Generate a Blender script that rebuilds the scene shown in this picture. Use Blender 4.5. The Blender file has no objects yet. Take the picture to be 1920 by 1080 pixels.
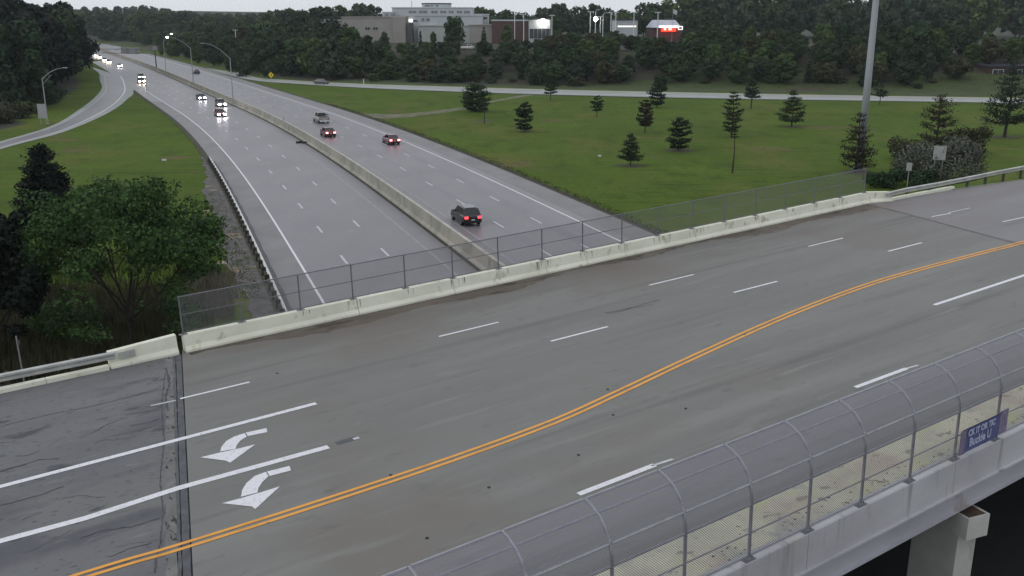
import bpy, math, random
import numpy as np
from mathutils import Matrix, Vector

# ------------------------------------------------------------ camera, world, sun
SC = bpy.context.scene
COL = SC.collection
F, HZ, H, HD = 1800.0, 30.0, 19.0, 13.2          # focal length (px of 1920), horizon row, camera height over highway / deck
PITCH = math.atan((540 - HZ) / F)
cam_d = bpy.data.cameras.new("camera")
cam = bpy.data.objects.new("camera", cam_d); COL.objects.link(cam)
cam_d.sensor_width = 36.0
cam_d.lens = F / 1920 * 36.0
cam_d.clip_start = 0.5; cam_d.clip_end = 6000
cam.location = (0, 0, H)
cam.rotation_euler = (math.pi / 2 - PITCH, 0, 0)
SC.camera = cam

W = bpy.data.worlds.new("World"); SC.world = W; W.use_nodes = True
wn, wl = W.node_tree.nodes, W.node_tree.links
wn.clear()
w_out = wn.new("ShaderNodeOutputWorld"); w_bg = wn.new("ShaderNodeBackground")
sky = wn.new("ShaderNodeTexSky"); sky.sky_type = 'NISHITA'; sky.sun_disc = False
SUN_EL, SUN_AZ = math.radians(38), math.radians(250)    # azimuth clockwise from +Y
sky.sun_elevation = SUN_EL; sky.sun_rotation = SUN_AZ
mixs = wn.new("ShaderNodeMixRGB"); mixs.inputs[0].default_value = 0.93      # overcast: mostly an even grey cloud layer
ctex = wn.new("ShaderNodeTexNoise"); ctex.inputs['Scale'].default_value = 3.0; ctex.inputs['Detail'].default_value = 5
cco = wn.new("ShaderNodeTexCoord"); cmap = wn.new("ShaderNodeMapping"); cmap.inputs['Scale'].default_value = (1, 1, 5)
cr = wn.new("ShaderNodeValToRGB")
cr.color_ramp.elements[0].position = 0.3; cr.color_ramp.elements[0].color = (6.6, 7.0, 7.5, 1)
cr.color_ramp.elements[1].position = 0.7; cr.color_ramp.elements[1].color = (7.6, 7.9, 8.3, 1)
wl.new(cco.outputs['Generated'], cmap.inputs[0]); wl.new(cmap.outputs[0], ctex.inputs['Vector']); wl.new(ctex.outputs[0], cr.inputs[0])
wl.new(sky.outputs[0], mixs.inputs[1]); wl.new(cr.outputs[0], mixs.inputs[2])
wl.new(mixs.outputs[0], w_bg.inputs[0]); w_bg.inputs[1].default_value = 0.095
wl.new(w_bg.outputs[0], w_out.inputs[0])

sun_d = bpy.data.lights.new("sun", 'SUN'); sun_d.energy = 0.5; sun_d.angle = math.radians(40); sun_d.color = (1, 0.96, 0.9)
sun = bpy.data.objects.new("sun", sun_d); COL.objects.link(sun)
sdir = Vector((math.sin(SUN_AZ) * math.cos(SUN_EL), math.cos(SUN_AZ) * math.cos(SUN_EL), math.sin(SUN_EL)))
sun.rotation_euler = sdir.to_track_quat('Z', 'Y').to_euler()
SC.view_settings.view_transform = 'Standard'; SC.view_settings.look = 'None'
SC.view_settings.exposure = 0.15; SC.view_settings.gamma = 1.0; SC.view_settings.use_curve_mapping = False
SC.cycles.max_bounces = 6; SC.cycles.transparent_max_bounces = 24; SC.cycles.diffuse_bounces = 3
SC.cycles.use_denoising = True

# ------------------------------------------------------------ geometry of the place
RNG = random.Random(7)
def ray(x, y):
    dx, dz = (x - 960) / F, -(y - 540) / F
    return np.array([dx, math.cos(PITCH) + dz * math.sin(PITCH), -math.sin(PITCH) + dz * math.cos(PITCH)])
_d = ray(3694, -70); GR = _d[2] / math.hypot(_d[0], _d[1])
DH = np.array([_d[0], _d[1], 0]); DH /= np.linalg.norm(DH)
PP = np.array([-DH[1], DH[0], 0])
def gnd(x, y, z=0.0):
    r = ray(x, y); k = (z - H) / r[2]; p = k * r
    return (p[0], p[1])
def hit(x, y):
    """ground point seen at this pixel, on the real terrain"""
    r = ray(x, y); k = 20.0
    while k < 900:
        p = k * r
        if p[2] + H <= terrain(p[0], p[1]): return (p[0], p[1])
        k += .25 if k < 200 else 1
    return gnd(x, y)
def deck(x, y, up=0.0):
    r = ray(x, y); k = (-HD + up) / (r[2] - GR * (r @ DH)); p = k * r
    return (float(p @ DH), float(p @ PP))
def at(x, y, Y):
    """point seen at this pixel of the photo at the distance Y ahead"""
    r = ray(x, y); k = Y / r[1]; p = k * r
    return (p[0], p[1], p[2] + H)
d3 = Vector((DH[0], DH[1], GR)).normalized(); pv = Vector((PP[0], PP[1], 0)); nv = d3.cross(pv)
MB_ = Matrix(((d3.x, pv.x, nv.x, 0), (d3.y, pv.y, nv.y, 0), (d3.z, pv.z, nv.z, H - HD), (0, 0, 0, 1)))   # bridge frame: x along, y across (away), z up
def bw(s, t, z=0): return MB_ @ Vector((s, t, z))

# ------------------------------------------------------------ helpers
def tag(o, label=None, cat=None, group=None, kind=None):
    if label: o['label'] = label
    if cat: o['category'] = cat
    if group: o['group'] = group
    if kind: o['kind'] = kind
    return o
def empty(name, label, cat, loc=(0, 0, 0), rz=0.0, group=None, mat=None):
    o = bpy.data.objects.new(name, None); COL.objects.link(o); o.empty_display_size = 0.3
    if mat is not None: o.matrix_world = mat
    else: o.location = loc; o.rotation_euler = (0, 0, rz)
    return tag(o, label, cat, group)
class MB:
    def __init__(s): s.v = []; s.f = []
    def quadbox(s, P):          # 8 points: bottom 4 ccw, top 4 ccw
        b = len(s.v); s.v += [tuple(p) for p in P]
        s.f += [(b+3, b+2, b+1, b), (b+4, b+5, b+6, b+7), (b, b+1, b+5, b+4), (b+1, b+2, b+6, b+5), (b+2, b+3, b+7, b+6), (b+3, b, b+4, b+7)]
        return s
    def box(s, x0, x1, y0, y1, z0, z1):
        return s.quadbox([(x0, y0, z0), (x1, y0, z0), (x1, y1, z0), (x0, y1, z0), (x0, y0, z1), (x1, y0, z1), (x1, y1, z1), (x0, y1, z1)])
    def poly(s, pts):
        b = len(s.v); s.v += [tuple(p) for p in pts]; s.f.append(tuple(range(b, b + len(pts)))); return s
    def prism(s, pts, z0, z1):  # plan polygon, ccw
        n = len(pts); b = len(s.v)
        s.v += [(p[0], p[1], z0) for p in pts] + [(p[0], p[1], z1) for p in pts]
        s.f.append(tuple(range(b + n - 1, b - 1, -1))); s.f.append(tuple(range(b + n, b + 2 * n)))
        for i in range(n):
            j = (i + 1) % n; s.f.append((b + i, b + j, b + n + j, b + n + i))
        return s
    def sweep(s, path, prof, closed=True, cap=True, up=(0, 0, 1)):
        """profile [(side, height)] along a 3D path; side is to the left of travel"""
        n = len(prof); b = len(s.v); up = Vector(up); path = [Vector(p) for p in path]
        for i, p in enumerate(path):
            a = path[max(i - 1, 0)]; c = path[min(i + 1, len(path) - 1)]
            tg = (c - a).normalized(); side = up.cross(tg).normalized()
            for (u, h) in prof: s.v.append(tuple(p + side * u + up * h))
        m = n if closed else n - 1
        for i in range(len(path) - 1):
            for j in range(m):
                k = (j + 1) % n
                s.f.append((b + i*n + j, b + i*n + k, b + (i+1)*n + k, b + (i+1)*n + j))
        if closed and cap:
            s.f.append(tuple(range(b + n - 1, b - 1, -1))); e = b + (len(path) - 1) * n; s.f.append(tuple(range(e, e + n)))
        return s
    def tube(s, path, r, n=6, r1=None):
        path = [Vector(p) for p in path]; b = len(s.v); N = len(path)
        for i, p in enumerate(path):
            a = path[max(i - 1, 0)]; c = path[min(i + 1, N - 1)]
            tg = (c - a).normalized(); ref = Vector((0, 0, 1)) if abs(tg.z) < 0.9 else Vector((1, 0, 0))
            u = tg.cross(ref).normalized(); w = tg.cross(u)
            rr = r if r1 is None else r + (r1 - r) * i / max(N - 1, 1)
            for k in range(n):
                t = 2 * math.pi * k / n; s.v.append(tuple(p + u * (rr * math.cos(t)) + w * (rr * math.sin(t))))
        for i in range(N - 1):
            for k in range(n):
                l = (k + 1) % n; s.f.append((b + i*n + k, b + i*n + l, b + (i+1)*n + l, b + (i+1)*n + k))
        s.f.append(tuple(range(b + n - 1, b - 1, -1))); e = b + (N - 1) * n; s.f.append(tuple(range(e, e + n)))
        return s
    def disc(s, c, ax, r, h, n=14):
        c = Vector(c); ax = Vector(ax).normalized()
        return s.tube([c - ax * h / 2, c + ax * h / 2], r, n)
    def mesh(s, name):
        me = bpy.data.meshes.new(name); me.from_pydata(s.v, [], s.f); me.update(); return me
    def build(s, name, m, parent=None, mat=None, smooth=False):
        return link(s.mesh(name), name, m, parent, mat, smooth)
def link(me, name, m, parent=None, mat=None, smooth=False):
    if m is not None and not me.materials: me.materials.append(m)
    if smooth:
        for p in me.polygons: p.use_smooth = True
    o = bpy.data.objects.new(name, me); COL.objects.link(o)
    if parent is not None: o.parent = parent
    elif mat is not None: o.matrix_world = mat
    return o
KIDS = {}
def copy_tree(o, parent=None):
    c = o.copy(); COL.objects.link(c)
    if parent is not None: c.parent = parent
    for ch in list(o.children): copy_tree(ch, c)
    return c

# ------------------------------------------------------------ materials
MATS = {}
def nodes_of(name):
    m = bpy.data.materials.new(name); m.use_nodes = True
    return m, m.node_tree.nodes, m.node_tree.links, m.node_tree.nodes['Principled BSDF']
def mat(name, c0, c1=None, scale=1.0, stretch=(1, 1, 1), rough=0.8, metal=0.0, spots=None, detail=6, bump=0.0, obj=True, emit=None, spec=None, lo=.35, hi=.65):
    """plain noisy material: c0..c1 by noise, optional spots (colour, scale, threshold, stretch)"""
    if name in MATS: return MATS[name]
    m, n, l, b = nodes_of(name); MATS[name] = m
    b.inputs['Roughness'].default_value = rough; b.inputs['Metallic'].default_value = metal
    if spec is not None: b.inputs['Specular IOR Level'].default_value = spec
    if c1 is None: c1 = tuple(min(1, x * 1.12) for x in c0)
    tc = n.new('ShaderNodeTexCoord'); mp = n.new('ShaderNodeMapping'); mp.inputs['Scale'].default_value = stretch
    l.new(tc.outputs['Object'], mp.inputs[0])
    t = n.new('ShaderNodeTexNoise'); t.inputs['Scale'].default_value = scale; t.inputs['Detail'].default_value = detail; t.inputs['Roughness'].default_value = .6
    l.new(mp.outputs[0], t.inputs['Vector'])
    r = n.new('ShaderNodeValToRGB'); r.color_ramp.elements[0].position = lo; r.color_ramp.elements[1].position = hi
    r.color_ramp.elements[0].color = (*c0, 1); r.color_ramp.elements[1].color = (*c1, 1)
    l.new(t.outputs[0], r.inputs[0]); out = r.outputs[0]
    for sp in (spots or []):
        col, sc, th, st = sp[:4]; soft = sp[4] if len(sp) > 4 else .06
        mp2 = n.new('ShaderNodeMapping'); mp2.inputs['Scale'].default_value = st; mp2.inputs['Location'].default_value = (sc * 1.7, 3.1, th * 9)
        l.new(tc.outputs['Object'], mp2.inputs[0])
        t2 = n.new('ShaderNodeTexNoise'); t2.inputs['Scale'].default_value = sc; t2.inputs['Detail'].default_value = 5
        l.new(mp2.outputs[0], t2.inputs['Vector'])
        r2 = n.new('ShaderNodeValToRGB'); r2.color_ramp.elements[0].position = th; r2.color_ramp.elements[1].position = min(th + soft, 1)
        l.new(t2.outputs[0], r2.inputs[0])
        mx = n.new('ShaderNodeMixRGB'); l.new(r2.outputs[0], mx.inputs[0]); l.new(out, mx.inputs[1]); mx.inputs[2].default_value = (*col, 1); out = mx.outputs[0]
    l.new(out, b.inputs['Base Color'])
    if bump:
        bp = n.new('ShaderNodeBump'); bp.inputs['Strength'].default_value = bump; bp.inputs['Distance'].default_value = .03
        l.new(t.outputs[0], bp.inputs['Height']); l.new(bp.outputs[0], b.inputs['Normal'])
    if emit: b.inputs['Emission Color'].default_value = (*emit[0], 1); b.inputs['Emission Strength'].default_value = emit[1]
    return m
def emat(name, col, s):
    if name in MATS: return MATS[name]
    m, n, l, b = nodes_of(name); MATS[name] = m
    b.inputs['Base Color'].default_value = (*[min(1, c) for c in col], 1); b.inputs['Emission Color'].default_value = (*col, 1); b.inputs['Emission Strength'].default_value = s
    return m
def mesh_mat(name, col, pitch, w):
    """woven chain-link wire on a UV in metres: wires are solid, the gaps are open"""
    m, n, l, b = nodes_of(name); b.inputs['Base Color'].default_value = (*col, 1); b.inputs['Roughness'].default_value = .5; b.inputs['Metallic'].default_value = 0.2
    uv = n.new('ShaderNodeUVMap'); sp = n.new('ShaderNodeSeparateXYZ'); l.new(uv.outputs[0], sp.inputs[0])
    outs = []
    for op in ('ADD', 'SUBTRACT'):
        a = n.new('ShaderNodeMath'); a.operation = op; l.new(sp.outputs[0], a.inputs[0]); l.new(sp.outputs[1], a.inputs[1])
        q = n.new('ShaderNodeMath'); q.operation = 'DIVIDE'; l.new(a.outputs[0], q.inputs[0]); q.inputs[1].default_value = pitch
        fr = n.new('ShaderNodeMath'); fr.operation = 'FRACT'; l.new(q.outputs[0], fr.inputs[0])
        c = n.new('ShaderNodeMath'); c.operation = 'LESS_THAN'; l.new(fr.outputs[0], c.inputs[0]); c.inputs[1].default_value = w
        outs.append(c)
    mx = n.new('ShaderNodeMath'); mx.operation = 'MAXIMUM'; l.new(outs[0].outputs[0], mx.inputs[0]); l.new(outs[1].outputs[0], mx.inputs[1])
    l.new(mx.outputs[0], b.inputs['Alpha'])
    return m
def leaf_mat(name, c0, c1, c2):
    m, n, l, b = nodes_of(name); b.inputs['Roughness'].default_value = .75; b.inputs['Specular IOR Level'].default_value = .2
    tc = n.new('ShaderNodeTexCoord'); t = n.new('ShaderNodeTexNoise'); t.inputs['Scale'].default_value = .9; t.inputs['Detail'].default_value = 4
    l.new(tc.outputs['Object'], t.inputs['Vector'])
    g = n.new('ShaderNodeNewGeometry'); oi = n.new('ShaderNodeObjectInfo')
    ad = n.new('ShaderNodeMath'); ad.operation = 'MULTIPLY_ADD'; l.new(g.outputs['Random Per Island'], ad.inputs[0]); ad.inputs[1].default_value = .35; l.new(t.outputs[0], ad.inputs[2])
    ad2 = n.new('ShaderNodeMath'); ad2.operation = 'MULTIPLY_ADD'; l.new(oi.outputs['Random'], ad2.inputs[0]); ad2.inputs[1].default_value = .3; l.new(ad.outputs[0], ad2.inputs[2])
    r = n.new('ShaderNodeValToRGB'); e = r.color_ramp.elements; e[0].position = .45; e[0].color = (*c0, 1); e[1].position = 1.05; e[1].color = (*c2, 1)
    k = e.new(.75); k.color = (*c1, 1)
    l.new(ad2.outputs[0], r.inputs[0]); l.new(r.outputs[0], b.inputs['Base Color'])
    return m
CONC = (0.42, 0.42, 0.36)
M_deck = mat('deck_concrete', (.142, .140, .132), (.196, .193, .182), .35, (.16, 1, 1), .62, lo=.3, hi=.7, detail=9,
             spots=[((.215, .213, .20), .5, .55, (.06, 1.1, 1), .2), ((.098, .097, .093), .7, .57, (.05, 1.6, 1), .2), ((.165, .15, .135), .13, .55, (1, 1, 1), .12), ((.20, .197, .185), 1.7, .60, (.12, 1.2, 1), .12), ((.10, .10, .10), 9, .74, (.3, 1, 1), .05), ((.185, .182, .172), 22, .60, (1, 1, 1), .1), ((.118, .117, .112), 2.6, .60, (.35, 1, 1), .2), ((.19, .187, .178), 3.1, .63, (.3, 1, 1), .12)])
def add_gutter(m, col, y0, y1, amt):
    n, l = m.node_tree.nodes, m.node_tree.links; b = n['Principled BSDF']; src = b.inputs['Base Color'].links[0].from_socket
    tc = n.new('ShaderNodeTexCoord'); sp = n.new('ShaderNodeSeparateXYZ'); l.new(tc.outputs['Object'], sp.inputs[0])
    mr = n.new('ShaderNodeMapRange'); mr.inputs['From Min'].default_value = y0; mr.inputs['From Max'].default_value = y1; l.new(sp.outputs[1], mr.inputs['Value'])
    t = n.new('ShaderNodeTexNoise'); t.inputs['Scale'].default_value = .35; t.inputs['Detail'].default_value = 8; mp = n.new('ShaderNodeMapping'); mp.inputs['Scale'].default_value = (.4, 1.3, 1)
    l.new(tc.outputs['Object'], mp.inputs[0]); l.new(mp.outputs[0], t.inputs['Vector'])
    r = n.new('ShaderNodeMapRange'); r.inputs['From Min'].default_value = .35; r.inputs['From Max'].default_value = .62; r.inputs['To Max'].default_value = amt; l.new(t.outputs[0], r.inputs['Value'])
    mu = n.new('ShaderNodeMath'); mu.operation = 'MULTIPLY'; l.new(mr.outputs[0], mu.inputs[0]); l.new(r.outputs[0], mu.inputs[1])
    mx = n.new('ShaderNodeMixRGB'); l.new(mu.outputs[0], mx.inputs[0]); l.new(src, mx.inputs[1]); mx.inputs[2].default_value = (*col, 1); l.new(mx.outputs[0], b.inputs['Base Color'])
add_gutter(M_deck, (.125, .098, .082), 31.5, 37.0, .8)
M_appr = mat('old_asphalt', (.10, .10, .108), (.15, .15, .155), .4, (.2, 1, 1), .6, lo=.3, hi=.7, detail=9,
             spots=[((.145, .143, .14), .3, .5, (.3, 1, 1), .2), ((.08, .08, .092), .45, .55, (.35, 1, 1), .10), ((.05, .05, .058), 1.1, .62, (.55, 1.2, 1), .05), ((.17, .168, .165), 2.5, .62, (.3, 1.2, 1), .1), ((.07, .07, .078), 7, .60, (.6, 1.2, 1), .08)])
M_appr_r = mat('right_asphalt', (.165, .162, .17), (.21, .205, .21), .4, (.2, 1, 1), .55, lo=.3, hi=.7, spots=[((.13, .13, .14), .6, .6, (.15, 1, 1), .1)])
add_gutter(M_appr_r, (.17, .125, .12), 26.0, 36.0, .7)
M_stain = mat('gutter_dirt', (.085, .068, .052), (.15, .125, .105), .8, (.35, 1, 1), .9, spots=[((.06, .048, .035), 1.6, .55, (.4, 1, 1), .1)])
M_hwy = mat('highway_concrete', (.166, .157, .168), (.214, .203, .217), .12, (1, .5, 1), .40, detail=9, lo=.3, hi=.7, spec=.35, spots=[((.15, .14, .155), 1.5, .60, (1, 1, 1), .12), ((.21, .20, .212), .5, .60, (1, .3, 1), .12)])
M_shld = mat('shoulder_concrete', (.175, .168, .172), (.225, .215, .218), .3, (1, .6, 1), .6)
M_ramp = mat('ramp_concrete', (.25, .265, .255), (.31, .325, .31), .2, (1, 1, 1), .6)
M_dark = mat('near_black_roadway', (.008, .008, .010), (.013, .013, .014), 1, (1, 1, 1), .8)
M_wear = mat('wheel_wear', (.14, .131, .148), (.175, .165, .185), .3, (1, .3, 1), .4, detail=8)
M_white = mat('white_paint', (.56, .55, .58), (.76, .75, .79), 7, (1, 1, 1), .55, spots=[((.42, .42, .42), 16, .62, (1, 1, 1), .08)], lo=.25, hi=.5)
M_fade = mat('worn_white_paint', (.45, .45, .46), (.62, .62, .63), 3, (1, 1, 1), .6)
M_faint = mat('worn_edge_paint', (.27, .265, .27), (.36, .355, .345), 2, (1, .3, 1), .6)
M_yel = mat('yellow_paint', (.60, .25, .03), (.80, .36, .05), 2, (.6, 1, 1), .55, spots=[((.35, .2, .07), 9, .64, (.5, 1, 1), .08)], lo=.3, hi=.5)
M_par = mat('parapet_concrete', (.66, .655, .53), (.83, .82, .69), .9, (.5, 1, 1), .8, detail=9, lo=.25, hi=.6,
            spots=[((.48, .47, .35), 2.2, .60, (.9, 2, .5), .12), ((.26, .24, .16), 5.0, .70, (1.5, 3, .35), .04), ((.40, .42, .22), 1.5, .66, (1, 1, .6), .1)])
M_parst = mat('rust_streaks', (.09, .085, .06), (.22, .21, .15), 6, (3, 3, .4), .9)
M_fasc = mat('fascia_concrete', (.40, .39, .41), (.54, .53, .55), .5, (.5, 1, 1), .75, detail=8, spots=[((.31, .30, .31), 1.8, .60, (1.5, 1, .12), .12), ((.24, .22, .20), 4.2, .70, (1.2, 1, .15), .06), ((.44, .40, .33), .8, .64, (1, 1, .4), .08)])
M_girder = mat('girder_grey', (.36, .35, .39), (.44, .43, .47), .6, (.4, 1, 1), .7, spots=[((.30, .27, .26), 1.2, .66, (1, 1, .4), .08)])
M_soff = mat('pier_concrete', (.44, .43, .40), (.56, .55, .52), .7, (1, 1, 1), .8, spots=[((.32, .25, .19), 1.1, .62, (1, 1, .5), .1)])
M_side = mat('sidewalk_concrete', (.46, .46, .36), (.64, .61, .47), .7, (.6, 1, 1), .85, detail=9, lo=.3, hi=.62,
             spots=[((.50, .43, .35), .55, .50, (1, 1, 1), .16), ((.36, .37, .35), .8, .57, (1, 1, 1), .1), ((.30, .27, .21), 2.1, .62, (.8, 1.2, 1), .05), ((.56, .55, .33), .9, .58, (1, 1, 1), .1), ((.10, .08, .06), 6, .68, (1, .5, 1), .04)])
M_joint = mat('joint_rubber', (.055, .055, .065), (.10, .10, .115), 3, (1, 1, 1), .6)
M_jdark = mat('joint_gap', (.012, .012, .013), (.025, .023, .022), 3)
M_crack = mat('crack_filler', (.045, .045, .052), (.08, .08, .088), 3)
M_galv = mat('galvanised_steel', (.30, .30, .33), (.40, .40, .43), 3, rough=.45, metal=.35)
M_galvd = mat('weathered_steel', (.13, .13, .15), (.2, .2, .22), 3, rough=.5, metal=.3)
M_rail = mat('guardrail_steel', (.42, .42, .40), (.56, .56, .53), 1.5, rough=.5, metal=.4)
M_raild = mat('dark_post', (.03, .028, .025), (.055, .05, .045), 4)
M_wire = mesh_mat('chain_link_wire', (.21, .20, .25), .0636, .22)
M_wireg = mesh_mat('chain_link_wire_far', (.22, .225, .24), .0636, .145)
M_bar = mat('median_concrete', (.24, .235, .20), (.34, .33, .28), .6, (1, 1, 1), .8, detail=8, spots=[((.18, .17, .15), 1.5, .6, (1, 1, .3), .1), ((.36, .33, .29), .15, .55, (1, 1, 1), .05)])
M_bart = mat('median_cap', (.36, .35, .31), (.48, .46, .41), .6, (1, 1, 1), .8)
M_grav = mat('gravel', (.07, .065, .065), (.15, .14, .135), 1.3, (1, 1, 1), 1, detail=12, spots=[((.26, .20, .14), .35, .60, (1, 1, 1), .07), ((.05, .06, .025), .6, .55, (1, 1, 1), .1)])
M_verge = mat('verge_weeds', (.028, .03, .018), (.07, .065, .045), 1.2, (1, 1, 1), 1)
M_pathm = mat('worn_path', (.12, .12, .07), (.19, .175, .12), .5, (1, 1, 1), 1, spots=[((.06, .085, .025), 1.0, .52, (1, 1, 1), .1)])
M_bark = mat('bark', (.025, .02, .015), (.05, .042, .034), 5, (1, 1, .2), 1)
M_black = mat('black_rubber', (.012, .012, .013), None, rough=.7)
M_glass = mat('car_glass', (.015, .018, .022), None, rough=.12, spec=.6)
M_rim = mat('wheel_rim', (.3, .3, .31), None, rough=.3, metal=.8)
M_signb = mat('sign_back', (.36, .36, .37), (.44, .44, .45), 2, rough=.5, metal=.3)
M_signw = mat('sign_pale', (.50, .50, .50), None, rough=.6)
# ------------------------------------------------------------ highway alignment
CX = [(80, -150), (44, -60), (23, 0), (-2.4, 72.1), (-24.6, 131.5), (-46.8, 184.1), (-74.0, 240.9), (-133.5, 364.1), (-196, 487.2), (-303, 690), (-440, 900), (-640, 1130)]
def hwy_center():
    P = [np.array(p, float) for p in CX]; out = []
    for i in range(len(P) - 1):
        p0, p1, p2, p3 = P[max(i-1, 0)], P[i], P[i+1], P[min(i+2, len(P)-1)]
        for k in range(24):
            t = k / 24
            out.append(.5 * (2*p1 + (p2-p0)*t + (2*p0-5*p1+4*p2-p3)*t*t + (3*p1-p0-3*p2+p3)*t**3))
    out.append(P[-1]); return np.array(out)
HC = hwy_center()
for _ in range(12): HC[1:-1] = (HC[:-2] + 2 * HC[1:-1] + HC[2:]) / 4
HL = np.concatenate([[0], np.cumsum(np.linalg.norm(np.diff(HC, axis=0), axis=1))])
def hpt(L, off):
    """point at arc length L, offset off metres to the right of travel away from the camera"""
    x = np.interp(L, HL, HC[:, 0]); y = np.interp(L, HL, HC[:, 1])
    x2 = np.interp(L + 3, HL, HC[:, 0]); y2 = np.interp(L + 3, HL, HC[:, 1]); x1 = np.interp(L - 3, HL, HC[:, 0]); y1 = np.interp(L - 3, HL, HC[:, 1])
    t = np.array([x2 - x1, y2 - y1]); t /= np.linalg.norm(t)
    return (x + t[1] * off, y - t[0] * off, math.atan2(t[0], t[1]))
def hproj(p):
    """arc length and offset of a ground point"""
    d = np.linalg.norm(HC - np.array(p), axis=1); i = int(np.argmin(d)); best = None
    for L in np.linspace(HL[max(i-1, 0)], HL[min(i+1, len(HL)-1)], 41):
        q = hpt(L, 0); dd = math.hypot(p[0]-q[0], p[1]-q[1])
        if best is None or dd < best[0]:
            a = q[2]; off = (p[0]-q[0]) * math.cos(a) - (p[1]-q[1]) * math.sin(a); best = (dd, L, off)
    return best[1], best[2]
LMAX = HL[-1]
def hstrip(name, m, o0, o1, z, L0=0, L1=None, step=5.0, parent=None, kind=None):
    L1 = LMAX - 4 if L1 is None else L1; mb = MB(); n = max(1, int((L1 - L0) / step)); f0 = o0 if callable(o0) else (lambda L: o0); f1 = o1 if callable(o1) else (lambda L: o1)
    for i in range(n + 1):
        L = L0 + (L1 - L0) * i / n; a = hpt(L, f0(L)); b = hpt(L, f1(L)); mb.v += [(a[0], a[1], z), (b[0], b[1], z)]
    for i in range(n): mb.f.append((2*i, 2*i+1, 2*i+3, 2*i+2))
    o = mb.build(name, m, parent)
    if kind: o['kind'] = kind
    return o
# widths: left carriageway -15.4 .. 0, right 0.9 .. 18.6
OL, OR = -15.5, 18.7

# ------------------------------------------------------------ ramps (from the photo's edges on the ground)
RR_near = [gnd(*p) for p in [(1960, 196), (1860, 192.5), (1640, 189), (1400, 185.5), (1200, 181.5), (1000, 176.5), (850, 171.5), (700, 165.5), (600, 160), (540, 156), (486, 152)]]
RR_far = [gnd(*p) for p in [(1960, 185.5), (1860, 183), (1640, 179.5), (1400, 175.5), (1200, 171.5), (1000, 167), (850, 162.5), (700, 158), (600, 153.5), (540, 150), (486, 146)]]
LRr = [(-66, 60), (-72, 105), (-75.8, 142.4), (-76.3, 164.1), (-80.6, 190), (-86, 213), (-91.5, 232), (-95.5, 246), (-103, 266), (-118, 304), (-158, 392)]
LRl = [(-73, 60), (-78, 105), (-80.5, 151.2), (-83, 175), (-91.5, 205.7), (-101, 236), (-112.5, 268.3), (-127, 302), (-144, 342), (-167, 388)]

def smoothstep(x): x = np.clip(x, 0, 1); return x * x * (3 - 2 * x)
XS = np.array([p[0] for p in RR_far][::-1]); YS = np.array([p[1] for p in RR_far][::-1])
LXY = np.array(LRl + [(-230, 470), (-330, 640)])
def offs_hwy(X, Y):
    xc = np.interp(Y, HC[:, 1], HC[:, 0]); dx = np.interp(Y + 4, HC[:, 1], HC[:, 0]) - np.interp(Y - 4, HC[:, 1], HC[:, 0])
    return (X - xc) * np.cos(np.arctan2(dx, 8.0))
def terrain(X, Y):
    X = np.asarray(X, float); Y = np.asarray(Y, float)
    s = X * DH[0] + Y * DH[1]; t = X * PP[0] + Y * PP[1]
    dz = H - HD + GR * np.clip(s, -150, 130)
    u = s + .28 * (37 - t)
    dt = np.maximum(np.abs(t - 24.9) - 13.4, 0)
    zl = dz - .32 - np.hypot(np.maximum(u - 8.2, 0), dt) / 1.9
    zr = dz - .32 - np.hypot(np.maximum(54.3 - u, 0), dt) / 2.1
    z = np.maximum(np.maximum(zl, zr), 0)
    off = offs_hwy(X, Y)
    e = np.maximum(off - OR - .6, OL - .6 - off)
    z = np.where(e < 0, 0, np.minimum(z, np.maximum(e, 0) * 1.4))
    # hillside behind the right ramp
    yr = np.interp(X, XS, YS)
    d1 = np.where(X > XS[0], Y - yr, off - OR - 4)
    d1 = np.minimum(d1, np.where(Y > 270, off - OR - 4, 1e3))
    hill = 8.0 * smoothstep((d1 - 14) / 55) * smoothstep((off - OR - 8) / 30)
    # rise behind the left ramp
    xl = np.interp(Y, LXY[:, 1], LXY[:, 0]); d2 = xl - X
    hill2 = 7.0 * smoothstep((d2 - 8) / 50) * smoothstep((Y - 60) / 60)
    far = 10.0 * smoothstep((Y - 820) / 420) * smoothstep((np.abs(off) - 30) / 60)
    return np.maximum(z, hill + hill2 + far) - .05
def tz(x, y): return float(terrain(x, y))

xs = np.unique(np.concatenate([np.arange(-1500, -180, 30), np.arange(-180, 130, 2.6), np.arange(130, 1500, 22)]))
ys = np.unique(np.concatenate([np.arange(-160, 6, 12), np.arange(6, 120, 2.3), np.arange(120, 380, 4.5), np.arange(380, 2600, 35)]))
GX, GY = np.meshgrid(xs, ys); GZ = terrain(GX, GY)
nx, ny = len(xs), len(ys)
V = np.stack([GX.ravel(), GY.ravel(), GZ.ravel()], 1)
idx = np.arange(nx * ny).reshape(ny, nx)
Fq = np.stack([idx[:-1, :-1].ravel(), idx[:-1, 1:].ravel(), idx[1:, 1:].ravel(), idx[1:, :-1].ravel()], 1)
me = bpy.data.meshes.new('grass_ground'); me.from_pydata(V.tolist(), [], Fq.tolist()); me.update()
M_grass = mat('grass', (.058, .096, .010), (.092, .142, .016), .045, (1, 1, 1), .95, detail=12, spec=.1, lo=.3, hi=.7,
              spots=[((.118, .128, .028), .06, .53, (1, .6, 1), .16), ((.044, .076, .009), .35, .53, (1, .5, 1), .25), ((.082, .118, .018), .6, .63, (.25, 1, 1), .12), ((.125, .11, .045), .09, .62, (1, 1, 1), .06), ((.036, .064, .008), 2.4, .54, (1, 1, 1), .2), ((.095, .128, .024), 1.3, .60, (.6, 1, 1), .1), ((.034, .060, .008), .9, .58, (.12, 1.6, 1), .16), ((.088, .132, .02), 1.1, .57, (.06, 1.5, 1), .16), ((.030, .052, .007), 6, .58, (.5, 1.4, 1), .12)])
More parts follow.
